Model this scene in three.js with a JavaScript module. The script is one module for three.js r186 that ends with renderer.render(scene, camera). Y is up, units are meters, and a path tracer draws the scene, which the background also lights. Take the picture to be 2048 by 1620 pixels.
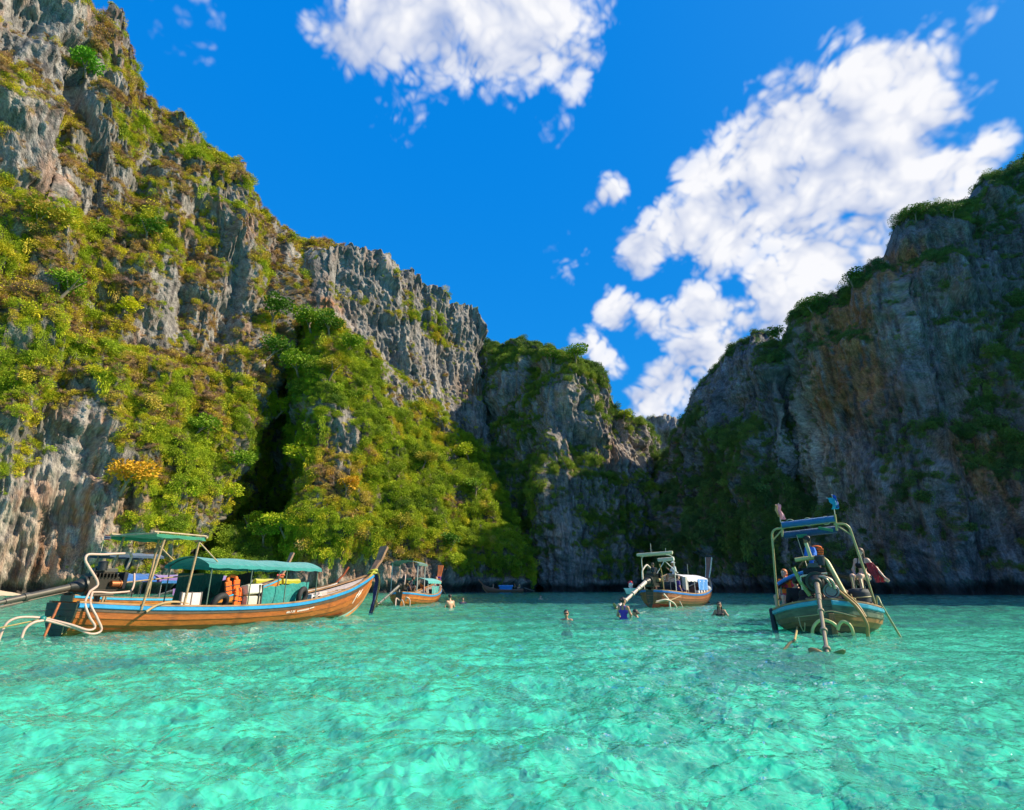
import * as THREE from 'three';
import { mergeGeometries, mergeVertices } from 'three/addons/utils/BufferGeometryUtils.js';
import { RoundedBoxGeometry } from 'three/addons/geometries/RoundedBoxGeometry.js';
import { MarchingCubes } from 'three/addons/objects/MarchingCubes.js';
import { createNoise2D, createNoise3D } from 'simplex-noise';

// ------------------------------------------------------------ small maths
function rng(seed) { let s = seed >>> 0; return () => { s = (s + 0x6d2b79f5) | 0; let t = Math.imul(s ^ (s >>> 15), 1 | s); t = (t + Math.imul(t ^ (t >>> 7), 61 | t)) ^ t; return ((t ^ (t >>> 14)) >>> 0) / 4294967296; }; }
const N3 = createNoise3D(rng(11)), N2 = createNoise2D(rng(12));
const clamp = (x, a = 0, b = 1) => Math.min(b, Math.max(a, x)), lerp = (a, b, t) => a + (b - a) * t;
const smooth = (a, b, x) => { const t = clamp((x - a) / (b - a)); return t * t * (3 - 2 * t); };
function fbm3(x, y, z, oct) { let a = 1, s = 0, n = 0; for (let i = 0; i < oct; i++) { s += a * N3(x, y, z); n += a; a *= 0.5; x = x * 2.03 + 7.1; y = y * 2.03 - 3.7; z = z * 2.03 + 1.9; } return s / n; }
const V = (x, y, z) => new THREE.Vector3(x, y, z);

// ------------------------------------------------------------ camera, sky, sun, exposure
const EYE = 1.1, F = 1100, PITCH = Math.atan(364 / F), CP = Math.cos(PITCH), SP = Math.sin(PITCH);
const scene = new THREE.Scene();
const camera = new THREE.PerspectiveCamera(2 * Math.atan(810 / F) * 180 / Math.PI, 2048 / 1620, 0.1, 2000);
camera.position.set(0, EYE, 0);
camera.rotation.x = PITCH;
// survey helpers: bearings measured from the standpoint turned into places in the bay
function bearing(px, py) { const X = (px - 1024) / F, Y = (810 - py) / F; return V(X, Y * CP + SP, -(CP - Y * SP)); }
function onSea(px, py) { const d = bearing(px, py), t = EYE / -d.y; return V(d.x * t, 0, d.z * t); }
function atRange(px, py, D) { const d = bearing(px, py), t = D / Math.hypot(d.x, d.z); return V(d.x * t, EYE + d.y * t, d.z * t); }

const SUN_AZ = 92 * Math.PI / 180, SUN_EL = 36.5 * Math.PI / 180;
const SUN = V(Math.sin(SUN_AZ) * Math.cos(SUN_EL), Math.sin(SUN_EL), -Math.cos(SUN_AZ) * Math.cos(SUN_EL));
const sun = new THREE.DirectionalLight(0xfff0d6, 5.0);
sun.name = 'sun'; sun.position.copy(SUN).multiplyScalar(400); sun.castShadow = true;
sun.shadow.mapSize.set(4096, 4096); Object.assign(sun.shadow.camera, { left: -200, right: 200, top: 200, bottom: -200, near: 1, far: 900 });
scene.add(sun); scene.add(sun.target);

const renderer = new THREE.WebGLRenderer({ antialias: true });
renderer.toneMapping = THREE.LinearToneMapping;
renderer.toneMappingExposure = 1.75;
renderer.shadowMap.enabled = true;
renderer.setSize(1024, 810);

const SKY_EXP = 1.75;
{ // the sky: blue air and fair-weather cumulus
  const W = 4096, H = 2048, data = new Float32Array(W * H * 4);
  const puffs = [
    [1290, 500, 55, 1], [1350, 460, 70, 1], [1420, 400, 90, 1], [1440, 480, 75, 1], [1510, 340, 105, 1], [1550, 420, 90, 1], [1610, 260, 115, 1], [1640, 350, 120, 1.1], [1700, 190, 100, 1], [1730, 270, 130, 1.1], [1690, 120, 50, .8],
    [1800, 190, 110, 1], [1870, 205, 66, .95], [1840, 300, 80, .9], [1770, 350, 90, 1], [1780, 105, 36, .75], [1560, 200, 50, .8], [1450, 300, 45, .8],
    [1235, 620, 50, 1], [1290, 640, 45, .9], [1180, 690, 42, .85], [1215, 720, 35, .8], [1350, 640, 48, .95], [1400, 610, 50, 1], [1460, 650, 65, 1], [1530, 560, 55, 1], [1600, 530, 65, 1], [1560, 620, 90, 1], [1660, 500, 80, 1], [1730, 440, 70, 1], [1790, 400, 60, .95],
    [1390, 700, 65, 1], [1340, 760, 55, 1], [1300, 810, 50, 1], [1450, 740, 70, 1], [1660, 600, 80, 1], [1760, 520, 70, .95], [1850, 390, 55, .9], [1920, 340, 50, .95], [1975, 295, 40, .9], [1900, 420, 60, .9],
    [700, 60, 62, .9], [770, 40, 80, 1], [720, 120, 30, .7], [860, 20, 100, 1], [960, 30, 100, 1], [1050, 60, 85, 1], [1115, 70, 60, 1], [1160, 110, 38, .85], [1150, 180, 26, .7], [1000, 110, 40, .7], [1200, 20, 35, .75], [900, -90, 130, 1],
    [1220, 385, 32, .95], [1190, 410, 22, .8], [1962, 42, 34, .6], [370, 25, 60, .5], [800, 200, 60, .42], [1115, 250, 30, .5], [1140, 500, 35, .42], [1125, 540, 30, .4],
  ].map(([px, py, r, w]) => [px, py, px > 1150 && r > 40 ? r * .88 : r, w]).map(([px, py, r, w]) => [bearing(px, py).normalize(), Math.atan(r / F / (1 + ((px - 1024) / F) ** 2 * .5)) , w]);
  const rnd = rng(5);
  for (let i = 0; i < 70; i++) { const a = rnd() * 6.283, e = .18 + rnd() * .9; const d = V(Math.cos(e) * Math.sin(a), Math.sin(e), -Math.cos(e) * Math.cos(a)); if (a > .8 && a < 5.4 || e > 1.02) puffs.push([d, .05 + rnd() * .08, 1]); }
  const LIT = V(.55, .75, -.1).normalize();
  const horizon = [.03, .42, .97], zenith = [.001, .225, .78];
  for (let row = 0; row < H; row++) {
    const el = ((row + .5) / H - .5) * Math.PI, y = Math.sin(el), c = Math.cos(el);
    const k = Math.pow(1 - clamp(y), 2.6), near = el > -.02 ? puffs.filter((p) => Math.abs(Math.asin(p[0].y) - el) < p[1] * 2.3) : [];
    for (let col = 0; col < W; col++) {
      const a = ((col + .5) / W - .5) * 2 * Math.PI, x = Math.cos(a) * c, z = Math.sin(a) * c, i = (row * W + col) * 4;
      const toSun = Math.max(0, x * SUN.x + y * SUN.y + z * SUN.z), glow = .22 * Math.pow(toSun, 5) * .5;
      let r = lerp(zenith[0], horizon[0], k) + glow * .5, g = lerp(zenith[1], horizon[1], k) + glow, b = lerp(zenith[2], horizon[2], k) + glow * .8;
      if (near.length) {
        let f = 0, best = 0, side = 0;
        for (const [d, rad, w] of near) { const q = (d.x * x + d.y * y + d.z * z); if (q > 1 - rad * rad * 2.6) { const t = 2 * (1 - q) / (rad * rad), v = w * (1 - t * .42), m = Math.max(0, w * (1 - t * .36)); f = Math.max(f, v) + .10 * w * Math.max(0, 1 - t * .5); const up = ((x - d.x) * LIT.x + (y - d.y) * LIT.y + (z - d.z) * LIT.z) / rad; side += m * m * up; best += m * m; } }
        if (f > 0.02) {
          const wx = N3(x * 8, y * 8, z * 8) * .010, wy = N3(x * 8 + 5, y * 8, z * 8) * .010, X = x + wx, Y = y + wy;
          const n = fbm3(X * 10, Y * 12, z * 10, 4), billow = 2.2 * Math.abs(N3(X * 20, Y * 22, z * 20)) - .8, small = 2.2 * Math.abs(N3(X * 46, Y * 50, z * 46)) - .8, fine = fbm3(X * 90, Y * 90, z * 90, 3);
          const dens = f * .95 + n * .52 + billow * .17 + small * .08 + fine * .07 - .45;
          const alpha = smooth(-.06, .52, dens) * lerp(.4, 1, clamp(f * 1.1));
          if (alpha > .002) {
            const n2 = fbm3((X + LIT.x * .05) * 10, (Y + LIT.y * .05) * 12, (z + LIT.z * .05) * 10, 3);
            const lit = clamp(.74 + (best ? side / best : 0) * .34 + (n - n2) * .40 + billow * .09 + small * .05 - smooth(.5, 1.2, dens) * .06 + toSun * toSun * .12, .35, 1.05), k2 = clamp((lit - .38) * 1.6);
            const cr = lerp(.40, .96, k2), cg = lerp(.50, .965, k2), cb = lerp(.76, 1.0, k2);
            r = lerp(r, cr, alpha); g = lerp(g, cg, alpha); b = lerp(b, cb, alpha);
          }
        }
      }
      data[i] = r / SKY_EXP; data[i + 1] = g / SKY_EXP; data[i + 2] = b / SKY_EXP; data[i + 3] = 1;
    }
  }
  const t = new THREE.DataTexture(data, W, H, THREE.RGBAFormat, THREE.FloatType);
  t.mapping = THREE.EquirectangularReflectionMapping; t.magFilter = t.minFilter = THREE.LinearFilter; t.needsUpdate = true;
  scene.background = t; scene.environment = t;
}

// ------------------------------------------------------------ naming
const taken = new Map();
function numbered(n) { const k = taken.get(n) ?? 0; taken.set(n, k + 1); return k ? n + '_' + String(k).padStart(3, '0') : n; }
function tag(o, label, category, group) { o.userData.label = label; if (category) o.userData.category = category; if (group) o.userData.group = group; return o; }
function shadows(m) { m.castShadow = m.receiveShadow = true; return m; }
function structure(name, geo, m, label) { const o = shadows(new THREE.Mesh(geo, m)); o.name = numbered(name); o.userData.kind = 'structure'; if (label) o.userData.label = label; scene.add(o); return o; }
function thing(name, label, category, group) { const g = new THREE.Group(); g.name = numbered(name); tag(g, label, category, group); scene.add(g); return g; }
function part(parent, name, geo, m, label) { const o = shadows(new THREE.Mesh(geo, m)); o.name = name; if (label) o.userData.label = label; parent.add(o); return o; }

// ------------------------------------------------------------ textures
function dataTex(size, fn, { srgb = false, repeat = [1, 1] } = {}) {
  const d = new Uint8Array(size * size * 4);
  for (let y = 0; y < size; y++) for (let x = 0; x < size; x++) { const c = fn(x / size, y / size), i = (y * size + x) * 4; if (typeof c === 'number') d[i] = d[i + 1] = d[i + 2] = clamp(c) * 255; else { d[i] = clamp(c[0]) * 255; d[i + 1] = clamp(c[1]) * 255; d[i + 2] = clamp(c[2]) * 255; } d[i + 3] = 255; }
  const t = new THREE.DataTexture(d, size, size); t.wrapS = t.wrapT = THREE.RepeatWrapping; t.magFilter = THREE.LinearFilter; t.minFilter = THREE.LinearMipmapLinearFilter; t.repeat.set(...repeat); if (srgb) t.colorSpace = THREE.SRGBColorSpace; t.needsUpdate = true; return t;
}
const TAU = Math.PI * 2;
// seamless 2-D noise: the square wrapped on a torus (cut through 3-D noise by blending)
function tileNoise(u, v, fu, fv, oct, seed = 0) {
  let a = 1, s = 0, n = 0;
  for (let o = 0; o < oct; o++) {
    const x = u * fu, y = v * fv;
    const w = (p, q) => N3(p + seed * 13.7, q, seed + o * 5.3);
    const bu = smooth(.75, 1, u), bv = smooth(.75, 1, v);
    const c = lerp(lerp(w(x, y), w(x - fu, y), bu), lerp(w(x, y - fv), w(x - fu, y - fv), bu), bv);
    s += a * c; n += a; a *= .55; fu *= 2; fv *= 2;
  }
  return s / n;
}
// ------------------------------------------------------------ cliffs
const rockMap = dataTex(1024, (u, v) => { const s = tileNoise(u, v, 30, 5, 4, 1), b = tileNoise(u, v, 5, 2, 4, 2), f = tileNoise(u, v, 60, 40, 3, 3); const l = .74 + s * .16 + b * .16 + f * .22; return [l * 1.0, l * .985, l * .96]; }, { srgb: true });
const rockBump = dataTex(1024, (u, v) => { const s = 1 - Math.abs(tileNoise(u, v, 24, 5, 4, 4)), f = 1 - Math.abs(tileNoise(u, v, 22, 14, 5, 5)) * 1.6; return .34 * s + .2 + f * .4; });
const rockMat = new THREE.MeshStandardMaterial({ name: 'limestone', vertexColors: true, roughness: .95, map: rockMap, bumpMap: rockBump, bumpScale: .3 });
for (const t of [rockMap, rockBump]) t.repeat.set(1 / 18, 1 / 18);

const spline = (ctrl, key, s) => { // monotone-ish Catmull-Rom over an even parameter
  const n = ctrl.length - 1, x = clamp(s, 0, 1) * n, i = Math.min(n - 1, Math.floor(x)), t = x - i;
  const p0 = ctrl[Math.max(0, i - 1)][key], p1 = ctrl[i][key], p2 = ctrl[i + 1][key], p3 = ctrl[Math.min(n, i + 2)][key];
  const f = (a, b, c, d) => .5 * (2 * b + (c - a) * t + (2 * a - 5 * b + 4 * c - d) * t * t + (3 * b - a - 3 * c + d) * t * t * t);
  return V(f(p0.x, p1.x, p2.x, p3.x), f(p0.y, p1.y, p2.y, p3.y), f(p0.z, p1.z, p2.z, p3.z));
};
const zone = (px, py, D, rx, ry, w, kind) => { const c = atRange(px, py, D), h = Math.hypot(c.x, c.z); return { c, tx: -c.z / h, tz: c.x / h, rx, ry, w, kind }; };
function inZone(z, x, y, zz) { const a = ((x - z.c.x) * z.tx + (zz - z.c.z) * z.tz) / z.rx, b = (y - z.c.y) / z.ry, q = a * a + b * b; return q > 6 ? 0 : Math.exp(-q * 1.1); }

const cliffs = [];
function cliff(spec) {
  const ctrl = spec.ctrl.map(([px, py, Dt, Db, daz = 0]) => {
    const top = atRange(px, py, Dt), az = Math.atan2(top.x, -top.z) + daz * Math.PI / 180;
    return { top, base: V(Math.sin(az) * Db, 0, -Math.cos(az) * Db) };
  });
  // arc length of the waterline
  const M = 400, len = [0], bs = [], ts = [];
  for (let i = 0; i <= M; i++) { bs.push(spline(ctrl, 'base', i / M)); ts.push(spline(ctrl, 'top', i / M)); if (i) len.push(len[i - 1] + (bs[i].distanceTo(bs[i - 1]) + ts[i].distanceTo(ts[i - 1])) / 2); }
  const L = len[M], nu = Math.round(L / spec.cell), nv = Math.round(spec.tall / spec.cell), back = spec.back ?? [[1.5, .0], [4, .2], [9, .2], [16, -1], [24, -6], [32, -22], [40, -60], [44, -130]];
  const rows = nv + 1 + back.length, pos = new Float32Array((nu + 1) * rows * 3), uv = new Float32Array((nu + 1) * rows * 2), col = new Float32Array((nu + 1) * rows * 3), info = new Float32Array((nu + 1) * rows);
  let k = 0;
  const prof = spec.profile, ledge = spec.ledge ?? 1;
  const g = (v, s) => prof(v, s);
  const seed = spec.seed;
  for (let i = 0; i <= nu; i++) {
    const want = i / nu * L; while (k < M - 1 && len[k + 1] < want) k++;
    const t = clamp((want - len[k]) / (len[k + 1] - len[k])), s = (k + t) / M, b = bs[k].clone().lerp(bs[k + 1], t), T = ts[k].clone().lerp(ts[k + 1], t);
    const k0 = Math.max(0, k - 5), k1 = Math.min(M, k + 6);
    const dx = (bs[k1].x - bs[k0].x) + (ts[k1].x - ts[k0].x), dz = (bs[k1].z - bs[k0].z) + (ts[k1].z - ts[k0].z), dl = Math.hypot(dx, dz) || 1, ox = -dz / dl, oz = dx / dl; // outward: towards the bay
    const topJag = N3(T.x * .35, seed, T.z * .35) * 1.1 + N3(T.x * 1.1, seed, T.z * 1.1) * .5;
    for (let j = 0; j < rows; j++) {
      const o = i * rows + j; let x, y, z;
      if (j <= nv) {
        const v = j / nv, vw = spec.warp ? spec.warp(v, s) : v, e = g(vw, s);
        x = lerp(b.x, T.x, e); z = lerp(b.z, T.z, e); y = lerp(-3, T.y, v);
        const edge = smooth(0, .04, v);
        const bx = x, bz = z;
        const big = fbm3(bx * .028, y * .018 + seed, bz * .028, 3) * spec.big;
        const slab = Math.tanh(6 * N3(bx * .07 + y * .012, y * .022 + seed, bz * .07)) * 1.5 + Math.tanh(5 * N3(bx * .17, y * .05 + seed, bz * .17 + y * .03)) * .7;
        const ridge = (1 - Math.abs(N3(bx * .15, y * .02 + seed, bz * .15)) * 2) * spec.flute * .55 + (1 - Math.abs(N3(bx * .36, y * .045, bz * .36 + seed)) * 2) * spec.flute * .5 + (1 - Math.abs(N3(bx * .85, y * .09, bz * .85 + seed)) * 2) * spec.flute * .34 + slab * spec.slab;
        const step = N3(bx * .06, y * .11 + seed * 3, bz * .06) * 1.0 * ledge + Math.tanh(4 * N3(bx * .09, y * .2, bz * .09 + seed)) * .5 * ledge;
        const fine = fbm3(bx * .8, y * .34, bz * .8, 2) * .42 + (.4 - Math.abs(N3(bx * .55 + y * .12, y * .5, bz * .55))) * .55;
        let d = (big * edge + ridge * .9 + step * edge + fine);
        d -= smooth(2.2, .6, y) * 1.2 - smooth(0.2, -1, y) * .6; // wave-cut notch
        if (spec.crisp) d *= lerp(1, .3, smooth(.78, 1, v)); x += ox * d; z += oz * d;
        y += topJag * smooth(.8, 1, v);
        info[o] = vw;
      } else {
        const [bk, dy] = back[j - nv - 1];
        const pn = i * rows + nv;
        x = pos[pn * 3] - ox * bk; z = pos[pn * 3 + 2] - oz * bk; y = Math.max(-3, pos[pn * 3 + 1] + dy + N3(x * .2, 3, z * .2) * 1.2); info[o] = 1;
      }
      pos[o * 3] = x; pos[o * 3 + 1] = y; pos[o * 3 + 2] = z; uv[o * 2] = want + N3(x * .03, y * .03, z * .03) * 3; uv[o * 2 + 1] = y + N3(x * .04 + 9, y * .04, z * .04) * 4;
    }
  }
  const idx = new Uint32Array(nu * (rows - 1) * 6); let q = 0;
  for (let i = 0; i < nu; i++) for (let j = 0; j < rows - 1; j++) { const a = i * rows + j, b = a + rows, c = a + 1, d = b + 1; idx[q++] = a; idx[q++] = b; idx[q++] = c; idx[q++] = c; idx[q++] = b; idx[q++] = d; }
  const geo = new THREE.BufferGeometry();
  geo.setAttribute('position', new THREE.BufferAttribute(pos, 3)); geo.setAttribute('uv', new THREE.BufferAttribute(uv, 2)); geo.setIndex(new THREE.BufferAttribute(idx, 1)); geo.computeVertexNormals();
  const nor = geo.attributes.normal.array, green = new Float32Array((nu + 1) * rows);
  // where plants hold on: ledges and gentle slopes, damp hollows, the zones surveyed for this cliff
  for (let o = 0; o < green.length; o++) {
    const x = pos[o * 3], y = pos[o * 3 + 1], z = pos[o * 3 + 2], ny = nor[o * 3 + 1];
    let w = spec.green(info[o]) + ny * 1.1 + fbm3(x * .07, y * .06 + seed, z * .07, 3) * .75 + N3(x * .4, y * .3, z * .4) * .25;
    for (const zn of spec.zones) if (zn.kind === 'green') w += zn.w * inZone(zn, x, y, z);
    w -= smooth(3.4, 1.6, y) * 3;
    green[o] = w;
    // limestone: grey with dark weeping streaks, pale fresh faces, ochre stains, a dark tide band
    const st = N3(x * .5, y * .03, z * .5 + seed) * .5 + N3(x * 1.3, y * .06, z * 1.3) * .5, pat = fbm3(x * .05, y * .04, z * .05 + 40, 3);
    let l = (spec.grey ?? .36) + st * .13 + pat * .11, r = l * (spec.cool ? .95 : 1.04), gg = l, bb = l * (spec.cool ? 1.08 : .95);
    let oc = smooth(.18, .55, fbm3(x * .06 + 70, y * .05, z * .06, 3) + N3(x * .7, y * .05, z * .7) * .25) * spec.ochre;
    let pale = smooth(.3, .7, fbm3(x * .09, y * .03 + 90, z * .09, 2)) * .4;
    for (const zn of spec.zones) { if (zn.kind === 'ochre') oc += zn.w * inZone(zn, x, y, z) * (.75 + .9 * N3(x * .6, y * .05, z * .6)); if (zn.kind === 'pale') pale += zn.w * inZone(zn, x, y, z) * (.7 + .6 * N3(x * .9, y * .06, z * .9)); }
    oc = clamp(oc); pale = clamp(pale);
    r = lerp(r, .56, pale); gg = lerp(gg, .53, pale); bb = lerp(bb, .47, pale);
    r = lerp(r, .56, oc); gg = lerp(gg, .26, oc); bb = lerp(bb, .11, oc);
    const dark = smooth(.35, .75, N3(x * .33 + 17, y * .025, z * .33) * .6 + N3(x * 1.0, y * .04, z * 1.0 + 5) * .4 + .15) * .55;
    r *= 1 - dark; gg *= 1 - dark; bb *= 1 - dark * .95;
    const soil = smooth(.25, .9, w) * .8, dry = smooth(-.2, .5, N3(x * .05, y * .05, z * .05 + 60));
    r = lerp(r, lerp(.10, .26, dry), soil); gg = lerp(gg, lerp(.105, .17, dry), soil); bb = lerp(bb, lerp(.03, .06, dry), soil);
    const tide = smooth(2.3, 1.0, y + N3(x * .3, 0, z * .3) * .5) * .82; r *= 1 - tide; gg *= 1 - tide; bb *= 1 - tide;
    col[o * 3] = Math.max(.012, r); col[o * 3 + 1] = Math.max(.012, gg); col[o * 3 + 2] = Math.max(.012, bb);
  }
  geo.setAttribute('color', new THREE.BufferAttribute(col, 3));
  const mesh = structure(spec.name, geo, rockMat, spec.label);
  cliffs.push({ spec, pos, nor, green, info, nu, rows, nv });
  return mesh;
}
const piece = (pts) => (v) => { for (let i = 1; i < pts.length; i++) if (v <= pts[i][0]) { const [a, b] = [pts[i - 1], pts[i]], t = (v - a[0]) / (b[0] - a[0]); return lerp(a[1], b[1], t * t * (3 - 2 * t) * .5 + t * .5); } return 1; };

const CELL = 0.34;
cliff({ name: 'left_cliff', label: 'tall sunlit limestone cliff rising out of the picture on the left, hung with green and dry brown scrub', seed: 1.3, cell: CELL, tall: 100, big: 6.0, flute: 1.2, ledge: .8, slab: 1.25, ochre: .45,
  profile: piece([[0, 0], [.05, .02], [.3, .30], [.5, .5], [.75, .72], [1, 1]]), green: (v) => lerp(.92, .46, smooth(.22, .72, v)),
  ctrl: [[-560, -60, 150, 118, -6], [-420, -240, 140, 112, -3], [-240, -260, 132, 108, -1], [-90, -170, 128, 107], [30, -90, 127, 107], [120, -60, 127, 107], [158, 10, 128, 107.5], [172, 66, 130, 108], [190, 72, 132, 108], [202, 42, 133, 108], [222, 34, 133, 108], [246, 62, 133, 108], [264, 108, 133, 108.5], [284, 170, 133, 109], [310, 210, 133, 109], [352, 235, 134, 109.5], [402, 275, 135, 110], [448, 306, 136, 110, -.5], [474, 342, 136, 110, -.8], [490, 362, 137, 110, -1], [503, 402, 138, 110, -1.5], [545, 440, 140, 110.5, -3.4], [600, 480, 143, 111.5, -6.2], [640, 497, 148, 114, -8.6], [668, 500, 158, 122, -10], [690, 506, 174, 146, -10.4]],
  zones: [[130, 60, 128, 6, 8, .7, 'pale'], [30, 40, 128, 12, 14, -.9, 'green'], [130, 180, 128, 5, 10, -.5, 'green'], [60, 330, 122, 11, 6, -.8, 'green'], [160, 420, 122, 8, 8, -.5, 'green'], [300, 640, 116, 5, 9, -.8, 'green'], [150, 920, 110, 8, 12, -1.6, 'green'], [60, 1060, 109, 14, 8, -1.5, 'green'], [140, 960, 110, 5, 12, .7, 'pale'], [40, 1080, 110, 14, 10, 1.1, 'pale'], [150, 1130, 110, 16, 5, .9, 'pale'], [130, 1090, 110, 8, 7, .5, 'ochre'], [180, 960, 110, 2, 10, .5, 'ochre'],
    [170, 130, 130, 4, 8, .9, 'green'], [220, 240, 130, 5, 9, .5, 'green'], [270, 440, 124, 6, 8, .6, 'green'], [100, 480, 120, 14, 14, .4, 'green'], [420, 320, 134, 8, 6, .7, 'green'], [460, 470, 126, 6, 6, .3, 'green'], [440, 380, 132, 5, 3, -.7, 'green'], [480, 490, 128, 5, 6, -.6, 'green'], [480, 590, 120, 4, 6, -.6, 'green'], [330, 800, 112, 14, 16, .5, 'green'], [380, 600, 118, 5, 16, -.3, 'green'], [380, 440, 126, 5, 3, .6, 'ochre'], [60, 330, 122, 10, 2, .5, 'pale']].map((a) => zone(...a)) });
cliff({ name: 'middle_cliff', label: 'grey fluted limestone wall above a green jungle apron, centre left of the bay', seed: 5.1, warp: (v, s) => { const b = lerp(.76, .47, smooth(.1, .72, s)); return v < b ? v / b * .6 : .6 + (v - b) / (1 - b) * .4; }, cell: CELL, tall: 92, big: 5.0, flute: 1.0, ledge: .6, slab: .7, ochre: .2,
  profile: piece([[0, 0], [.06, .06], [.33, .34], [.56, .66], [.64, .84], [.8, .93], [1, 1]]), green: (v) => lerp(1.15, -.35, smooth(.52, .68, v)),
  ctrl: [[560, 540, 177.0, 177.0, -0.7], [600, 512, 159.0, 157.0, 1.3], [626, 500, 145.0, 133.0, 1.9], [645, 497, 140.0, 118.0, 1.7], [672, 494, 139.9, 113.6, 1.0], [704, 493, 141.3, 113.4, 0], [745, 505, 143.2, 113.8, .3], [790, 530, 146.5, 115.3, .8], [835, 556, 150.7, 116.4, 1.2], [872, 580, 153.4, 118.2, 1.8], [898, 606, 156.2, 119.8, 2.2], [925, 614, 159.2, 121.4, 2.8], [945, 628, 161.6, 122.9, 3.4], [957, 650, 163.0, 124.0, 4], [962, 685, 165.0, 125.5, 4.8], [962, 725, 169.0, 128.0, 5.3], [958, 765, 177.0, 134.0, 5.4], [950, 800, 189.0, 148.0, 5.0]],
  zones: [[945, 745, 146, 4, 4, .9, 'ochre'], [640, 615, 140, 8, 2, .9, 'ochre'], [930, 700, 146, 4, 8, .3, 'pale'], [580, 560, 146, 10, 7, -.3, 'green'], [620, 680, 128, 12, 10, .4, 'green'], [790, 760, 128, 6, 8, -.8, 'green'], [700, 850, 122, 4, 8, -1.1, 'green'], [680, 920, 120, 4, 9, -1.0, 'green'], [690, 960, 118, 6, 8, 1.0, 'dry'], [770, 1080, 115, 8, 6, .6, 'dry'], [860, 820, 130, 9, 8, .5, 'dry'], [640, 1110, 113, 10, 4, .6, 'dry'], [570, 800, 124, 6, 14, -.6, 'dry'], [905, 930, 122, 2, 9, -.8, 'green'], [850, 640, 148, 14, 8, .45, 'green'], [740, 600, 140, 8, 5, .5, 'green'], [850, 640, 145, 10, 5, .35, 'green'], [720, 560, 146, 12, 4, .3, 'green'], [790, 1150, 114, 20, 3.0, -1.5, 'green'], [650, 1156, 113, 20, 3.0, -1.6, 'green'], [500, 1150, 116, 10, 3, -1.2, 'green'], [720, 1140, 113, 30, 4, .5, 'ochre'], [720, 1145, 113, 30, 3, .4, 'pale'], [510, 850, 140, 6, 16, -2.2, 'green'], [520, 1095, 118, 9, 6, 2.6, 'green']].map((a) => zone(...a)) });
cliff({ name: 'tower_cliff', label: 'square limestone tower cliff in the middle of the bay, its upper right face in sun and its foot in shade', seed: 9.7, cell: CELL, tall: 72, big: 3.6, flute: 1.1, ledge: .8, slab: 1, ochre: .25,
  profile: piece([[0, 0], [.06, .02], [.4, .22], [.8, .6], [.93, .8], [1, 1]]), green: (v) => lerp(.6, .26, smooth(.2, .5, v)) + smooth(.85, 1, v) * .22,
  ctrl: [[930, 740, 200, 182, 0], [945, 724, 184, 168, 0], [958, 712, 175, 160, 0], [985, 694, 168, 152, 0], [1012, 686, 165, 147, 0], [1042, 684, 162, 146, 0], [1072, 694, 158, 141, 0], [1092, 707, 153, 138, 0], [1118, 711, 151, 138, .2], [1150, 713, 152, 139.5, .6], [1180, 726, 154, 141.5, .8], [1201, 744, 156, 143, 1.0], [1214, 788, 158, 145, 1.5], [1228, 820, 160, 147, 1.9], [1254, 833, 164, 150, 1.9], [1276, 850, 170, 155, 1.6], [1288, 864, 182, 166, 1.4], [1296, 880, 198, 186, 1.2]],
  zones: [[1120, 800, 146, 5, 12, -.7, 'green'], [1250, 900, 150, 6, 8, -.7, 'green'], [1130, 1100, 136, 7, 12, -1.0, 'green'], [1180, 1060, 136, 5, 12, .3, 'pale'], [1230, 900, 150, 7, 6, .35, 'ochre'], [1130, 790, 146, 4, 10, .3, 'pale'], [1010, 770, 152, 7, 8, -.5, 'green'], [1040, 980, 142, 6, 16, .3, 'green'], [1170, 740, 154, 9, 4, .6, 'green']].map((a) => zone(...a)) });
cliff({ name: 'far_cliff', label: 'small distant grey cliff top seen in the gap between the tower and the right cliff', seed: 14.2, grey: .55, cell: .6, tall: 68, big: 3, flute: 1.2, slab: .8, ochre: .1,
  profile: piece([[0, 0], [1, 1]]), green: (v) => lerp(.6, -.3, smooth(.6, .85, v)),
  ctrl: [[1180, 900, 236, 222], [1225, 880, 230, 216], [1255, 858, 226, 212], [1275, 846, 224, 210], [1292, 838, 223, 209], [1312, 834, 223, 209], [1345, 834, 223, 209], [1375, 838, 223, 209], [1400, 845, 224, 210], [1430, 860, 226, 212], [1470, 880, 230, 216]], zones: [] });
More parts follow.
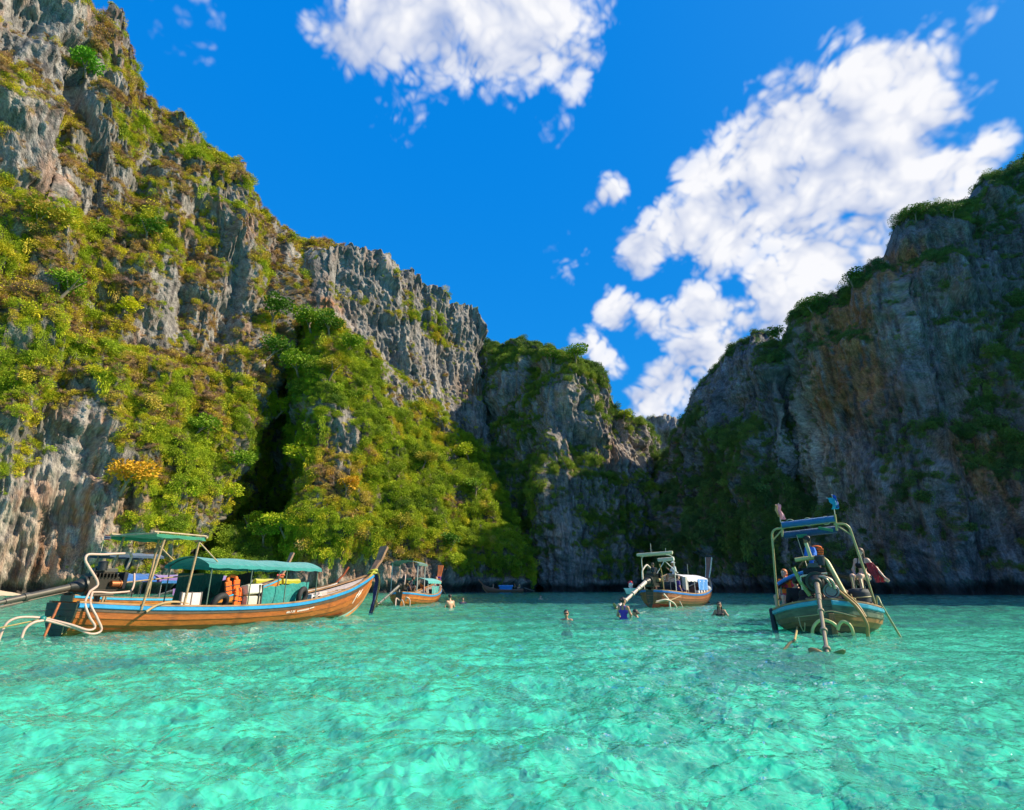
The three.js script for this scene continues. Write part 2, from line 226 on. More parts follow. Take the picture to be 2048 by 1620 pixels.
cliff({ name: 'right_cliff', label: 'huge shaded limestone cliff with orange and white weeping streaks, filling the right side of the bay', seed: 21.9, grey: .25, cool: true, crisp: true, back: [[1.5, 0], [4, 0], [8, -2], [12, -7], [17, -14], [24, -24], [30, -60], [34, -130]], cell: CELL, tall: 78, big: 4.4, flute: 1.2, ledge: .6, slab: 1.1, ochre: .25,
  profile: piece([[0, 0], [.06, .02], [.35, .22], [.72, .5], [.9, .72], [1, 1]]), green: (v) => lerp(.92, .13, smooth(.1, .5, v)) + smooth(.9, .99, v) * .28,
  ctrl: [[1330, 930, 184.0, 173.0, -4], [1350, 900, 172.0, 158.1, -4], [1364, 868, 163.4, 145.1, -4], [1374, 838, 157.4, 135.8, -3.6], [1387, 800, 151.4, 130.2, -3], [1402, 768, 146.2, 126.5, -2.4], [1425, 742, 142.8, 122.8, -1.8], [1452, 710, 139.3, 120.0, -1.2], [1482, 680, 135.9, 117.2, -.8], [1512, 662, 133.3, 115.3, -.4], [1538, 666, 133, 114, -.1], [1550, 690, 139, 119, 0], [1562, 698, 140, 119.5, 0], [1574, 676, 133, 114, 0], [1590, 640, 127.3, 111.6], [1606, 612, 125.6, 110.8], [1642, 604, 124.7, 109.7], [1670, 592, 123.8, 109.7], [1700, 566, 123.0, 108.8], [1740, 530, 122.1, 108.8], [1770, 512, 122.1, 107.9], [1784, 506, 122.6, 107.9], [1789, 462, 123.8, 107.9], [1806, 440, 124.7, 107.9], [1828, 432, 124.7, 107.9], [1856, 424, 125.6, 107.8], [1905, 414, 126.7, 108.0], [1946, 405, 128.9, 108.5], [1952, 374, 130.5, 108.8], [1990, 348, 132.9, 109.3], [2045, 328, 135.1, 109.3], [2130, 268, 148, 113], [2230, 205, 145, 111], [2350, 110, 141, 109], [2520, -30, 137, 106], [2750, -210, 134, 103], [3050, -430, 131, 102], [3250, -290, 140, 122], [3350, 200, 155, 145]],  // unseen points past the right edge are shaped to shade the far water
  zones: [[1690, 660, 134, 5, 16, 1.82, 'ochre'], [1730, 780, 128, 4, 10, 1.12, 'ochre'], [1830, 590, 136, 6, 4, 1.62, 'ochre'], [1770, 600, 136, 4, 4, 1.01, 'ochre'], [1660, 820, 126, 3, 14, 1.12, 'ochre'], [1640, 900, 122, 4, 16, 1.51, 'pale'], [1700, 1000, 118, 4, 9, 1.01, 'pale'], [1780, 680, 130, 10, 10, 0.41, 'pale'], [1960, 920, 118, 4, 5, 1.51, 'ochre'], [2020, 960, 118, 4, 6, 1.22, 'ochre'], [1700, 820, 128, 14, 16, -.9, 'green'], [1560, 760, 136, 12, 10, .5, 'green'], [1450, 760, 130, 9, 12, -1.1, 'green'], [1600, 1000, 118, 12, 18, .3, 'green'], [1784, 488, 122, 4, 4, -1.4, 'green'], [1948, 392, 130, 4, 3, -1.2, 'green'], [1555, 690, 135, 4, 3, -1.2, 'green'], [1450, 1000, 125, 14, 14, .5, 'green'], [1500, 900, 128, 16, 14, .35, 'green'], [1900, 800, 124, 14, 12, .3, 'green'], [1850, 620, 136, 14, 10, -.4, 'green'], [1720, 1040, 117, 7, 10, -1.0, 'green'], [1380, 1130, 128, 8, 4, -.6, 'green'], [1900, 1120, 116, 9, 5, -.7, 'green'], [1560, 1110, 119, 9, 5, -.8, 'green'], [2020, 1040, 116, 8, 12, -.7, 'green']].map((a) => zone(...a)) });
cliff({ name: 'rock_slope', label: 'low bushy rock slope closing the foot of the dark cleft behind the left boats', seed: 33.3, cell: CELL, tall: 16, big: 2, flute: .6, slab: .5, ledge: .6, ochre: .2,
  profile: piece([[0, 0], [.2, .1], [1, 1]]), green: (v) => lerp(.4, 1.3, smooth(.1, .3, v)), back: [[1, -.2], [3, -1.5], [6, -5], [9, -12], [11, -20]],
  ctrl: [[420, 1130, 122, 114, 0], [442, 1085, 122, 113.5, 0], [470, 1060, 122, 113, 0], [500, 1062, 122, 113, 0], [530, 1050, 122, 113, 0], [558, 1080, 122, 113.5, 0], [580, 1130, 122, 115, 0]], zones: [] });
// ------------------------------------------------------------ plants on the cliffs
function leafClump(seed, n, flat, size) { // a tuft of small bent leaves spread through a squashed ball
  const r = rng(seed), p = [], idx = [];
  for (let i = 0; i < n; i++) {
    const a = r() * TAU, h = r() * 2 - 1, rad = Math.pow(r(), .45), q = Math.sqrt(1 - h * h);
    const c = V(Math.cos(a) * q * rad, h * rad * flat, Math.sin(a) * q * rad), out = c.clone().normalize();
    const t = V(r() - .5, r() - .5, r() - .5).addScaledVector(out, .8).normalize(), s = V(r() - .5, r() - .5, r() - .5).cross(t).normalize(), l = size * (.6 + r() * .8), w = l * .42;
    const b = p.length / 3, m = c.clone().addScaledVector(t, l * .5), dip = out.clone().multiplyScalar(l * .12), e = c.clone().addScaledVector(t, l);
    for (const v of [c, m.clone().addScaledVector(s, w).sub(dip), m.clone().addScaledVector(s, -w).sub(dip), e]) p.push(v.x, v.y, v.z);
    idx.push(b, b + 1, b + 2, b + 1, b + 3, b + 2);
  }
  const g = new THREE.BufferGeometry(); g.setAttribute('position', new THREE.Float32BufferAttribute(p, 3)); g.setIndex(idx);
  const f = g.toNonIndexed(); f.computeVertexNormals(); return f;
}
const leafMat = new THREE.MeshPhysicalMaterial({ name: 'leaves', color: 0xffffff, roughness: .75, side: THREE.DoubleSide, specularIntensity: .4, transmission: .25, thickness: 0 });
function twigClump(seed, n) { const r = rng(seed), p = []; for (let i = 0; i < n; i++) { const a = r() * TAU, h = r() * 1.2 - .2, d = V(Math.cos(a), h, Math.sin(a)).normalize(), c = d.clone().multiplyScalar(r() * .5), e = c.clone().addScaledVector(d, .4 + r() * .5).add(V(r() - .5, r() - .5, r() - .5).multiplyScalar(.3)), s = d.clone().cross(V(r() - .5, r() - .5, r() - .5)).normalize().multiplyScalar(.035); for (const v of [c.clone().add(s), c.clone().sub(s), e]) p.push(v.x, v.y, v.z); } const g = new THREE.BufferGeometry(); g.setAttribute('position', new THREE.Float32BufferAttribute(p, 3)); g.computeVertexNormals(); return g; }
const tufts = [leafClump(3, 260, .8, .18), leafClump(4, 230, .7, .21), leafClump(5, 240, 1.0, .165), twigClump(6, 150)];
const LEAFY = 3;
const GREENS = [[.14, .27, .008], [.30, .38, .010], [.46, .41, .010], [.085, .17, .010], [.50, .42, .016], [.40, .27, .09], [.38, .24, .08], [.56, .33, .04]];
const dummy = new THREE.Object3D(), tint = new THREE.Color(), UPV = V(0, 1, 0);
function plantCliff({ spec, pos, nor, green, info, nu, rows, nv }, { perM2, hues, min = .5, size = [.32, 1.08] }) {
  const r = rng(Math.round(spec.seed * 100)), lists = tufts.map(() => []);
  const P = V(0, 0, 0), Nn = V(0, 0, 0), A = V(0, 0, 0), B = V(0, 0, 0);
  for (let i = 0; i < nu; i++) for (let j = 1; j < nv + 5 && j < rows - 1; j++) {
    const a = i * rows + j, b = a + rows, c = a + 1;
    const area = A.set(pos[b * 3] - pos[a * 3], pos[b * 3 + 1] - pos[a * 3 + 1], pos[b * 3 + 2] - pos[a * 3 + 2]).cross(B.set(pos[c * 3] - pos[a * 3], pos[c * 3 + 1] - pos[a * 3 + 1], pos[c * 3 + 2] - pos[a * 3 + 2])).length();
    const w = green[a]; let p = smooth(min - .12, min + .35, w) * perM2 * Math.min(area, 6);
    if (p <= 0) continue;
    while (p > 0) {
      if (r() < p) {
        const u = r(), v = r();
        P.set(pos[a * 3] + (pos[b * 3] - pos[a * 3]) * u + (pos[c * 3] - pos[a * 3]) * v, pos[a * 3 + 1] + (pos[b * 3 + 1] - pos[a * 3 + 1]) * u + (pos[c * 3 + 1] - pos[a * 3 + 1]) * v, pos[a * 3 + 2] + (pos[b * 3 + 2] - pos[a * 3 + 2]) * u + (pos[c * 3 + 2] - pos[a * 3 + 2]) * v);
        Nn.set(nor[a * 3], nor[a * 3 + 1], nor[a * 3 + 2]);
        const lush = smooth(min, min + .9, w), clumpN = N3(P.x * .22, P.y * .22, P.z * .22), s = lerp(size[0], size[1], r() * r() * .7 + clamp(clumpN + .2) * .5) * lerp(.7, 1.15, lush);
        const dryHere = spec.dry(P) + fbm3(P.x * .09, P.y * .09, P.z * .09, 2) * .9 + (r() - .5) * .5, kind = dryHere > .82 && r() < .6 ? LEAFY : Math.floor(r() * LEAFY), hang = kind < LEAFY && Nn.y < .25 && lush > .4 && r() < .16;
        lists[kind].push([P.clone().addScaledVector(Nn, s * lerp(.15, .6 + Math.max(0, clumpN) * 1.3, lush)), s, r(), r(), lush, hang, kind]);
      }
      p -= 1;
    }
  }
  lists.forEach((list, k) => {
    if (!list.length) return;
    const m = shadows(new THREE.InstancedMesh(tufts[k], leafMat, list.length)); m.name = numbered(k === LEAFY ? 'dry_twigs' : 'cliff_scrub'); m.userData.kind = 'stuff';
    tag(m, `${k === LEAFY ? 'leafless brown twiggy' : 'green and yellow leafy'} scrub growing on the ledges of the ${spec.name.replace('_', ' ')}`, 'scrub', `scrub on the ${spec.name.replace('_', ' ')}`);
    list.forEach(([q, s, r1, r2, lush, hang, kind], i) => {
      dummy.position.copy(q); dummy.rotation.set(r1 * 1.2 - .6, r2 * TAU, r2 * 1.2 - .6); if (hang) { dummy.position.y -= s * 1.6; dummy.rotation.set(0, r2 * TAU, 0); } dummy.scale.set(s * (.8 + r1 * .5) * (hang ? .7 : 1), s * (.7 + r2 * .5) * (hang ? 2.8 : 1), s * (.8 + r2 * .4) * (hang ? .7 : 1)); dummy.updateMatrix(); m.setMatrixAt(i, dummy.matrix);
      const h = kind === LEAFY ? [.24 + r1 * .2, .16 + r1 * .12, .09 + r2 * .06] : hues(q, lush, r1, spec); tint.setRGB(h[0], h[1], h[2]); m.setColorAt(i, tint);
    });
    scene.add(m);
  });
}
const mix3 = (a, b, t) => [lerp(a[0], b[0], t), lerp(a[1], b[1], t), lerp(a[2], b[2], t)];
function hue(q, lush, r, spec) {
  const n = fbm3(q.x * .09, q.y * .09, q.z * .09, 2), n2 = N3(q.x * .35 + 30, q.y * .35, q.z * .35);
  let dry = spec.dry(q) + n * .9 + n2 * .45 + (r - .5) * .5 - lush * .35, c;
  for (const zn of spec.zones) if (zn.kind === 'dry') dry += zn.w * inZone(zn, q.x, q.y, q.z);
  if (dry < .35) c = mix3(GREENS[3], GREENS[1], clamp((dry + .9) / 1.1)); else if (dry < .8) c = mix3(GREENS[1], GREENS[4], (dry - .35) / .45); else c = mix3(GREENS[4], r < .35 ? GREENS[7] : GREENS[5], clamp((dry - .8) / .5));
  if (spec.paintedShade) c = mix3(c, [.06, .13, .06], spec.paintedShade); const j = .85 + r * .5; return [c[0] * j, c[1] * j, c[2] * j];  // leaf colour pulled dark and bluish to paint in the cliff's shade
}
const DRY = { rock_slope: () => .1, left_cliff: (q) => .56 + smooth(20, 60, q.y) * .40, middle_cliff: (q) => .34 + smooth(40, 60, q.y) * .2, tower_cliff: () => .0, far_cliff: () => .1, right_cliff: () => -.1 };
for (const c of cliffs) {
  c.spec.dry = DRY[c.spec.name]; c.spec.paintedShade = { right_cliff: .6, tower_cliff: .3, far_cliff: .4 }[c.spec.name] ?? 0;
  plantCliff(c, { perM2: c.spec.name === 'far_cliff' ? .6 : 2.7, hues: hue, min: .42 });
}

// single trees that stand out on the cliffs
function nearestRock(px, py) { const d = bearing(px, py).normalize(); let best = null, score = 1e9; for (const c of cliffs) for (let o = 0; o < c.info.length; o += 2) { const x = c.pos[o * 3], y = c.pos[o * 3 + 1] - EYE, z = c.pos[o * 3 + 2], r = Math.hypot(x, y, z), q = (x * d.x + y * d.y + z * d.z) / r; if (q < .99985) continue; const s = r + (1 - q) * 40000; if (s < score) { score = s; best = { p: V(x, y + EYE, z), n: V(c.nor[o * 3], c.nor[o * 3 + 1], c.nor[o * 3 + 2]) }; } } return best; }
function crownGeo(seed, lobes, leaves) { const r = rng(seed), list = []; for (let i = 0; i < lobes; i++) { const a = r() * TAU, q = i ? .45 + r() * .4 : 0, s = .42 + r() * .28; const g = leafClump(seed * 31 + i, leaves, .75, .30); g.scale(s, s * .85, s); g.translate(Math.cos(a) * q, (r() - .4) * .7, Math.sin(a) * q); list.push(clean(g)); } return mergeGeometries(list); }
const crowns = [crownGeo(71, 9, 120), crownGeo(72, 11, 110), crownGeo(73, 8, 130)];
const barkMat = new THREE.MeshStandardMaterial({ name: 'bark', color: new THREE.Color().setRGB(.22, .17, .12), roughness: .95 });
const leafTone = new Map();
function cliffTree(px, py, r, tone, label, kind = 0) {
  const at = nearestRock(px, py); if (!at) return;
  const t = thing('cliff_tree', label, 'tree', 'trees growing out of the cliffs'), base = at.p.clone(); t.position.copy(base);
  const c = V(at.n.x, 0, at.n.z).multiplyScalar(r * .75).add(V(0, r * .75, 0)), key = tone.join();
  if (!leafTone.has(key)) { const m = leafMat.clone(); m.name = 'tree_leaves'; m.color.setRGB(...tone); leafTone.set(key, m); }
  const g = crowns[kind].clone().scale(r, r * .92, r).rotateY(px).translate(c.x, c.y + r * .3, c.z);
  const limbs = [bar([0, -.6, 0], [c.x * .6, c.y * .55, c.z * .6], r * .10, r * .07)]; for (let i = 0; i < 4; i++) { const a = i * 1.7 + px; limbs.push(bar([c.x * .6, c.y * .55, c.z * .6], [c.x + Math.cos(a) * r * .5, c.y + r * (.3 + .15 * (i % 2)), c.z + Math.sin(a) * r * .5], r * .05, r * .02)); }
  part(t, 'trunk', join(limbs), barkMat); part(t, 'crown', g, leafTone.get(key));
}
const DEEP = [.09, .20, .010], MID = [.20, .32, .012], LIME = [.42, .48, .012], GOLD = [.60, .34, .015], OLIVE = [.34, .30, .02], DUSK = [.10, .19, .03];
function plantTrees() {
  for (const a of [
    [556, 652, 3.6, DEEP, 'dark dense tree at the very top of the jungle beside the cave, left one', 0], [610, 660, 3.4, MID, 'mid green round tree at the top of the jungle, just right of the darkest one', 1], [655, 668, 3.0, DEEP, 'dark green tree at the top of the jungle under the orange overhang', 2], [700, 705, 2.8, MID, 'green tree at the right shoulder of the jungle under the grey wall', 0], [540, 715, 3.2, DEEP, 'dark tree hanging over the black cave mouth from its right side', 1], [590, 745, 3.2, MID, 'leafy tree right of the cave, second row below the jungle top', 2], [660, 760, 2.8, OLIVE, 'olive tree in the middle of the jungle slope', 0], [560, 830, 2.8, LIME, 'bright green tree at the right lip of the black cave', 1], [600, 930, 2.6, LIME, 'light green vine-hung tree halfway down the slope right of the cave', 2], [690, 990, 2.2, GOLD, 'orange brown dry tree on the lower jungle slope', 0], [850, 930, 2.2, OLIVE, 'olive bush tree on the slope below the end of the grey wall', 1], [940, 915, 2.6, LIME, 'yellow green tree crowning the small spur at the right end of the jungle', 2], [955, 985, 2.6, MID, 'green tree in the middle of the small spur at the end of the jungle', 0], [522, 1082, 2.6, MID, 'green tree closing the foot of the black cave above the boats', 2], [488, 1060, 2.2, LIME, 'light green tree at the left foot of the black cave', 0], [560, 1070, 2.6, LIME, 'bright green tree by the waterline behind the violet boat prow', 1], [800, 1060, 2.2, OLIVE, 'yellowish tree low on the jungle slope above the green-roofed boat', 2], [900, 1100, 2.2, DEEP, 'dark tree at the waterline right of the green-roofed boat', 0],
    [478, 935, 2.4, MID, 'green tree leaning out over the black cave from its left side', 1], [468, 1005, 2.0, LIME, 'small light green tree at the foot of the left cliff by the cave', 2], [255, 632, 2.0, [.62, .60, .012], 'small vivid yellow green tree on bare grey rock in the left cliff', 0], [250, 985, 3.0, GOLD, 'large golden orange tree low on the left cliff above the boats', 1], [395, 870, 2.4, MID, 'round green tree on the lower left cliff', 2], [120, 590, 3.0, MID, 'broad green tree on the left edge halfway up the cliff', 0], [60, 450, 3.0, OLIVE, 'olive tree high on the left edge of the picture', 1], [170, 130, 2.6, [.14, .36, .012], 'bright green tree near the top of the left cliff under the pinnacle', 2], [300, 480, 2.6, DEEP, 'dark green tree in the middle of the left cliff face', 0],
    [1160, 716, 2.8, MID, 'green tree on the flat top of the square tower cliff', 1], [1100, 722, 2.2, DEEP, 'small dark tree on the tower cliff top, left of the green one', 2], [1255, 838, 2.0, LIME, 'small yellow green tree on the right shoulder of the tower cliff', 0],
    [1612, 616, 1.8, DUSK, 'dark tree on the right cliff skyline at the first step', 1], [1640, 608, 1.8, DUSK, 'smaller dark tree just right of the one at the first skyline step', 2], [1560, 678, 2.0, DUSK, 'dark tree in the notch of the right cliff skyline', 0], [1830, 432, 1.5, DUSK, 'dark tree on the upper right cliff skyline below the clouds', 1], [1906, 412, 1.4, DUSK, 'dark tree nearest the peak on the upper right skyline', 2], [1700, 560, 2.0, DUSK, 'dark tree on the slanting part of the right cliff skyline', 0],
  ]) cliffTree(...a);
}
// ------------------------------------------------------------ sea and seabed
function wave(x, z) { // height of the surface in metres
  const n = N2(x * .05, z * .05) * .5;
  let y = .028 * Math.sin(x * 1.3 + z * 2.1 + n * 6) + .020 * Math.sin(-x * 2.4 + z * 2.9 + N2(x * .2, z * .2) * 2.5) + .035 * N2(x * .55, z * .8) + .030 * N2(x * 1.3 + 9, z * 1.9);
  y += .020 * (1 - 2 * Math.abs(N2(x * 1.7 + 3, z * 2.6))) + .013 * N2(x * 4.1, z * 5.6) + .006 * (1 - 2 * Math.abs(N2(x * 6.3, z * 8.1 + 4)));
  return y;
}
function sheet(r0, r1, nr, a0, a1, na, height, uvScale = 1) { // a round sheet, finer towards its middle
  const p = new Float32Array((nr + 1) * (na + 1) * 3), uv = new Float32Array((nr + 1) * (na + 1) * 2), idx = [];
  for (let i = 0; i <= nr; i++) { const r = r0 * Math.pow(r1 / r0, i / nr); for (let j = 0; j <= na; j++) { const a = lerp(a0, a1, j / na), x = Math.sin(a) * r, z = -Math.cos(a) * r, o = i * (na + 1) + j; p[o * 3] = x; p[o * 3 + 1] = height(x, z, r); p[o * 3 + 2] = z; uv[o * 2] = x * uvScale; uv[o * 2 + 1] = z * uvScale; } }
  for (let i = 0; i < nr; i++) for (let j = 0; j < na; j++) { const a = i * (na + 1) + j, b = a + 1, c = a + na + 1, d = c + 1; idx.push(a, b, c, c, b, d); }
  const g = new THREE.BufferGeometry(); g.setAttribute('position', new THREE.BufferAttribute(p, 3)); g.setAttribute('uv', new THREE.BufferAttribute(uv, 2)); g.setIndex(idx); g.computeVertexNormals(); return g;
}
const rippleBump = dataTex(1024, (u, v) => .5 + .32 * tileNoise(u, v, 14, 19, 4, 21) + .16 * (1 - 2 * Math.abs(tileNoise(u, v, 26, 34, 3, 22))));
rippleBump.repeat.set(1 / 5, 1 / 5);
const seaMat = new THREE.MeshPhysicalMaterial({ name: 'clear_turquoise_water', color: new THREE.Color().setRGB(.18, .745, .61), roughness: .03, ior: 1.33, transmission: .78, thickness: 0, bumpMap: rippleBump, bumpScale: .05 });
{
  const H = (x, z, r) => wave(x, z) * smooth(260, 60, r) ;
  const front = sheet(1.2, 330, 620, -1.02, 1.02, 560, H), rear = sheet(1.2, 330, 60, 1.02, TAU - 1.02, 60, H), mid = sheet(.05, 1.2, 6, 0, TAU, 40, (x, z) => 0.0);
  structure('sea', mergeGeometries([front, rear, mid]), seaMat, 'clear turquoise sea filling the bay, rippled in the foreground');
  const sandCausticMap = dataTex(1024, (u, v) => { const a = tileNoise(u, v, 9, 12, 5, 31), b = 1 - Math.abs(tileNoise(u, v, 16, 20, 3, 32)) * 3, f = tileNoise(u, v, 60, 60, 2, 33); const l = clamp(.60 + a * .55 + Math.max(0, b) * .42 + f * .05, .2, 1); return [l, l * .97, l * .9]; }); sandCausticMap.repeat.set(1 / 9, 1 / 9);  // thin bright ridge lines and pale patches paint sunlight caustics into the sand
  const sand = new THREE.MeshStandardMaterial({ name: 'wet_sand_caustics', map: sandCausticMap, vertexColors: true, roughness: .95 });
  const deep = (x, z, r) => -1.15 - smooth(25, 110, r) * 1.2 + .14 * N2(x * .12, z * .12) + .16 * (1 - 2 * Math.abs(N2(x * .45 + 8, z * .6))) + .07 * (1 - 2 * Math.abs(N2(x * 1.3 + N2(x * .6, z * .6), z * 1.8))) * smooth(40, 12, r) + .03 * N2(x * 3.1, z * 4.2) * smooth(20, 8, r);
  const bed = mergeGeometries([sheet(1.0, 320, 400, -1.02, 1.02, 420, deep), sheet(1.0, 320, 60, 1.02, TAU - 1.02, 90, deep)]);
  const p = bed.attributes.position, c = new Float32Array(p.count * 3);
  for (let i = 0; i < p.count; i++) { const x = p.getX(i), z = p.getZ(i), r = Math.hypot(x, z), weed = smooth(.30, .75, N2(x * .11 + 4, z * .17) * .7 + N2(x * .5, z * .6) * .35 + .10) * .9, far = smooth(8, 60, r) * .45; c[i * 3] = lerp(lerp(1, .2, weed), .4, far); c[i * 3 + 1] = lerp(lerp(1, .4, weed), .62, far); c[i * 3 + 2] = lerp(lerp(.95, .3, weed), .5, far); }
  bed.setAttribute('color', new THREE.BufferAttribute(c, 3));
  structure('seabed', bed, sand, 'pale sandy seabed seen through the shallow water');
}

{ // strip of pale beach under the left cliff
  const A = atRange(-60, 1186, 98), B = atRange(105, 1186, 103), n = 40, rows = []; const side = V(B.x - A.x, 0, B.z - A.z), back = V(side.z, 0, -side.x).normalize(); if (back.z > 0) back.negate();
  for (let i = 0; i <= n; i++) { const t = i / n, row = []; for (let j = 0; j <= 12; j++) { const q = j / 12, p = V(lerp(A.x, B.x, t), 0, lerp(A.z, B.z, t)).addScaledVector(back, q * 13 - 2 + N2(t * 4, 1) * 1.2); p.y = lerp(-.35, 1.15, smooth(0, 1, q)) * smooth(1.02, .7, t) + N2(t * 9, q * 5) * .07 - .25 * smooth(.7, 1, t); row.push(p); } rows.push(row); }
  const p = [], idx = [], uv = []; rows.forEach((r) => r.forEach((v) => { p.push(v.x, v.y, v.z); uv.push(v.x, v.z); })); for (let i = 0; i < n; i++) for (let j = 0; j < 12; j++) { const a = i * 13 + j, b = a + 13; idx.push(a, b, a + 1, a + 1, b, b + 1); }
  const g = new THREE.BufferGeometry(); g.setAttribute('position', new THREE.Float32BufferAttribute(p, 3)); g.setAttribute('uv', new THREE.Float32BufferAttribute(uv, 2)); g.setIndex(idx); g.computeVertexNormals();
  structure('beach', g, new THREE.MeshStandardMaterial({ name: 'dry_sand', color: new THREE.Color().setRGB(.55, .43, .30), roughness: .95, side: THREE.DoubleSide }), 'narrow strip of pale sand at the foot of the left cliff');
}
// ------------------------------------------------------------ boat building
const lin = (r, g, b) => new THREE.Color().setRGB(r, g, b);
const woodMap = dataTex(512, (u, v) => { const s = tileNoise(u, v, 3, 34, 4, 41), k = tileNoise(u, v, 5, 7, 3, 42), f = tileNoise(u, v, 14, 90, 2, 43); const l = .74 + s * .24 + k * .34 + f * .12; return [l, l * .95, l * .88]; });
const woodBump = dataTex(512, (u, v) => .5 + .3 * tileNoise(u, v, 3, 34, 4, 41) + .2 * tileNoise(u, v, 14, 90, 2, 43));
const clothBump = dataTex(512, (u, v) => .5 + .4 * tileNoise(u, v, 5, 5, 4, 51) + .05 * Math.sin(u * TAU * 60) * Math.sin(v * TAU * 60));
const grimeMap = dataTex(512, (u, v) => { const l = .82 + tileNoise(u, v, 5, 5, 5, 61) * .22 + tileNoise(u, v, 30, 30, 2, 62) * .06; return [l, l * .98, l * .95]; });
woodMap.repeat.set(.5, .9); woodBump.repeat.set(.5, .9);
const matCache = new Map();
function keep(key, make) { if (!matCache.has(key)) matCache.set(key, make()); return matCache.get(key); }
const wood = (r, g, b, gloss = .5) => keep('w' + [r, g, b, gloss], () => new THREE.MeshStandardMaterial({ name: 'wood', color: lin(r, g, b), map: woodMap, bumpMap: woodBump, bumpScale: .006, roughness: gloss }));
const paint = (r, g, b, rough = .45) => keep('p' + [r, g, b, rough], () => new THREE.MeshStandardMaterial({ name: 'paint', color: lin(r, g, b), map: grimeMap, roughness: rough }));
const canvasCloth = (r, g, b) => keep('c' + [r, g, b], () => new THREE.MeshPhysicalMaterial({ name: 'canvas', color: lin(r, g, b), map: grimeMap, bumpMap: clothBump, bumpScale: .03, roughness: .8, side: THREE.DoubleSide, transmission: .3, thickness: 0 }));
const metal = (r, g, b, rough = .45) => keep('m' + [r, g, b, rough], () => new THREE.MeshStandardMaterial({ name: 'metal', color: lin(r, g, b), map: grimeMap, metalness: .6, roughness: rough }));
const rubber = (r, g, b) => keep('r' + [r, g, b], () => new THREE.MeshStandardMaterial({ name: 'rubber', color: lin(r, g, b), map: grimeMap, roughness: .75 }));

function clean(g) { const o = g.index ? g.toNonIndexed() : g; for (const k of Object.keys(o.attributes)) if (!['position', 'normal', 'uv'].includes(k)) o.deleteAttribute(k); if (!o.attributes.uv) o.setAttribute('uv', new THREE.Float32BufferAttribute(new Float32Array(o.attributes.position.count * 2), 2)); return o; }
const join = (...list) => mergeGeometries(list.flat().map(clean));
const P3 = (a) => (a.isVector3 ? a : V(...a));
function tube(pts, r, seg = 24, round = 8, tension) { const c = new THREE.CatmullRomCurve3(pts.map(P3), false, 'catmullrom', tension ?? .5); return new THREE.TubeGeometry(c, seg, r, round); }
function bar(a, b, r, r2 = r, round = 8) { a = P3(a); b = P3(b); const d = b.clone().sub(a), g = new THREE.CylinderGeometry(r2, r, d.length(), round, 1); g.applyQuaternion(new THREE.Quaternion().setFromUnitVectors(V(0, 1, 0), d.clone().normalize())); return g.translate((a.x + b.x) / 2, (a.y + b.y) / 2, (a.z + b.z) / 2); }
function box(w, h, d, x, y, z, rx = 0, ry = 0, rz = 0, rad = .012) { const g = new RoundedBoxGeometry(w, h, d, 1, Math.min(rad, w / 3, h / 3, d / 3)); if (rx || ry || rz) g.applyMatrix4(new THREE.Matrix4().makeRotationFromEuler(new THREE.Euler(rx, ry, rz))); return g.translate(x, y, z); }
function ball(rx, ry, rz, x, y, z) { return new THREE.SphereGeometry(1, 16, 12).scale(rx, ry, rz).translate(x, y, z); }
function loft(sections, closed, uvScale = 1, caps = false) { // sections: arrays of points; faces are flat so boards keep their edges
  const p = [], uv = [], n = sections[0].length, m = closed ? n : n - 1; let run = 0;
  const tri = (a, b, c, ua, ub, uc) => { p.push(...a.toArray(), ...b.toArray(), ...c.toArray()); uv.push(...ua, ...ub, ...uc); };
  for (let i = 0; i < sections.length - 1; i++) {
    const A = sections[i], B = sections[i + 1], step = A[0].distanceTo(B[0]); let w = 0;
    for (let j = 0; j < m; j++) { const k = (j + 1) % n, h = A[j].distanceTo(A[k]), u0 = run * uvScale, u1 = (run + step) * uvScale, v0 = w * uvScale, v1 = (w + h) * uvScale; tri(A[j], B[j], A[k], [u0, v0], [u1, v0], [u0, v1]); tri(A[k], B[j], B[k], [u0, v1], [u1, v0], [u1, v1]); w += h; }
    run += step;
  }
  if (caps) for (const [S, f] of [[sections[0], 1], [sections[sections.length - 1], 0]]) for (let j = 1; j < n - 1; j++) f ? tri(S[0], S[j], S[j + 1], [0, 0], [0, .1], [.1, .1]) : tri(S[0], S[j + 1], S[j], [0, 0], [.1, .1], [0, .1]);
  const g = new THREE.BufferGeometry(); g.setAttribute('position', new THREE.Float32BufferAttribute(p, 3)); g.setAttribute('uv', new THREE.Float32BufferAttribute(uv, 2)); g.computeVertexNormals(); return g;
}
function curve(pts) { return (u) => { if (u <= pts[0][0]) return pts[0][1]; for (let i = 1; i < pts.length; i++) if (u <= pts[i][0]) { const p0 = pts[Math.max(0, i - 2)], p1 = pts[i - 1], p2 = pts[i], p3 = pts[Math.min(pts.length - 1, i + 1)], t = (u - p1[0]) / (p2[0] - p1[0]), h = p2[0] - p1[0]; const m1 = p2 === p0 ? 0 : (p2[1] - p0[1]) / (p2[0] - p0[0] || 1) * h, m2 = p3 === p1 ? 0 : (p3[1] - p1[1]) / (p3[0] - p1[0] || 1) * h, t2 = t * t, t3 = t2 * t; return (2 * t3 - 3 * t2 + 1) * p1[1] + (t3 - 2 * t2 + t) * m1 + (-2 * t3 + 3 * t2) * p2[1] + (t3 - t2) * m2; } return pts[pts.length - 1][1]; }; }
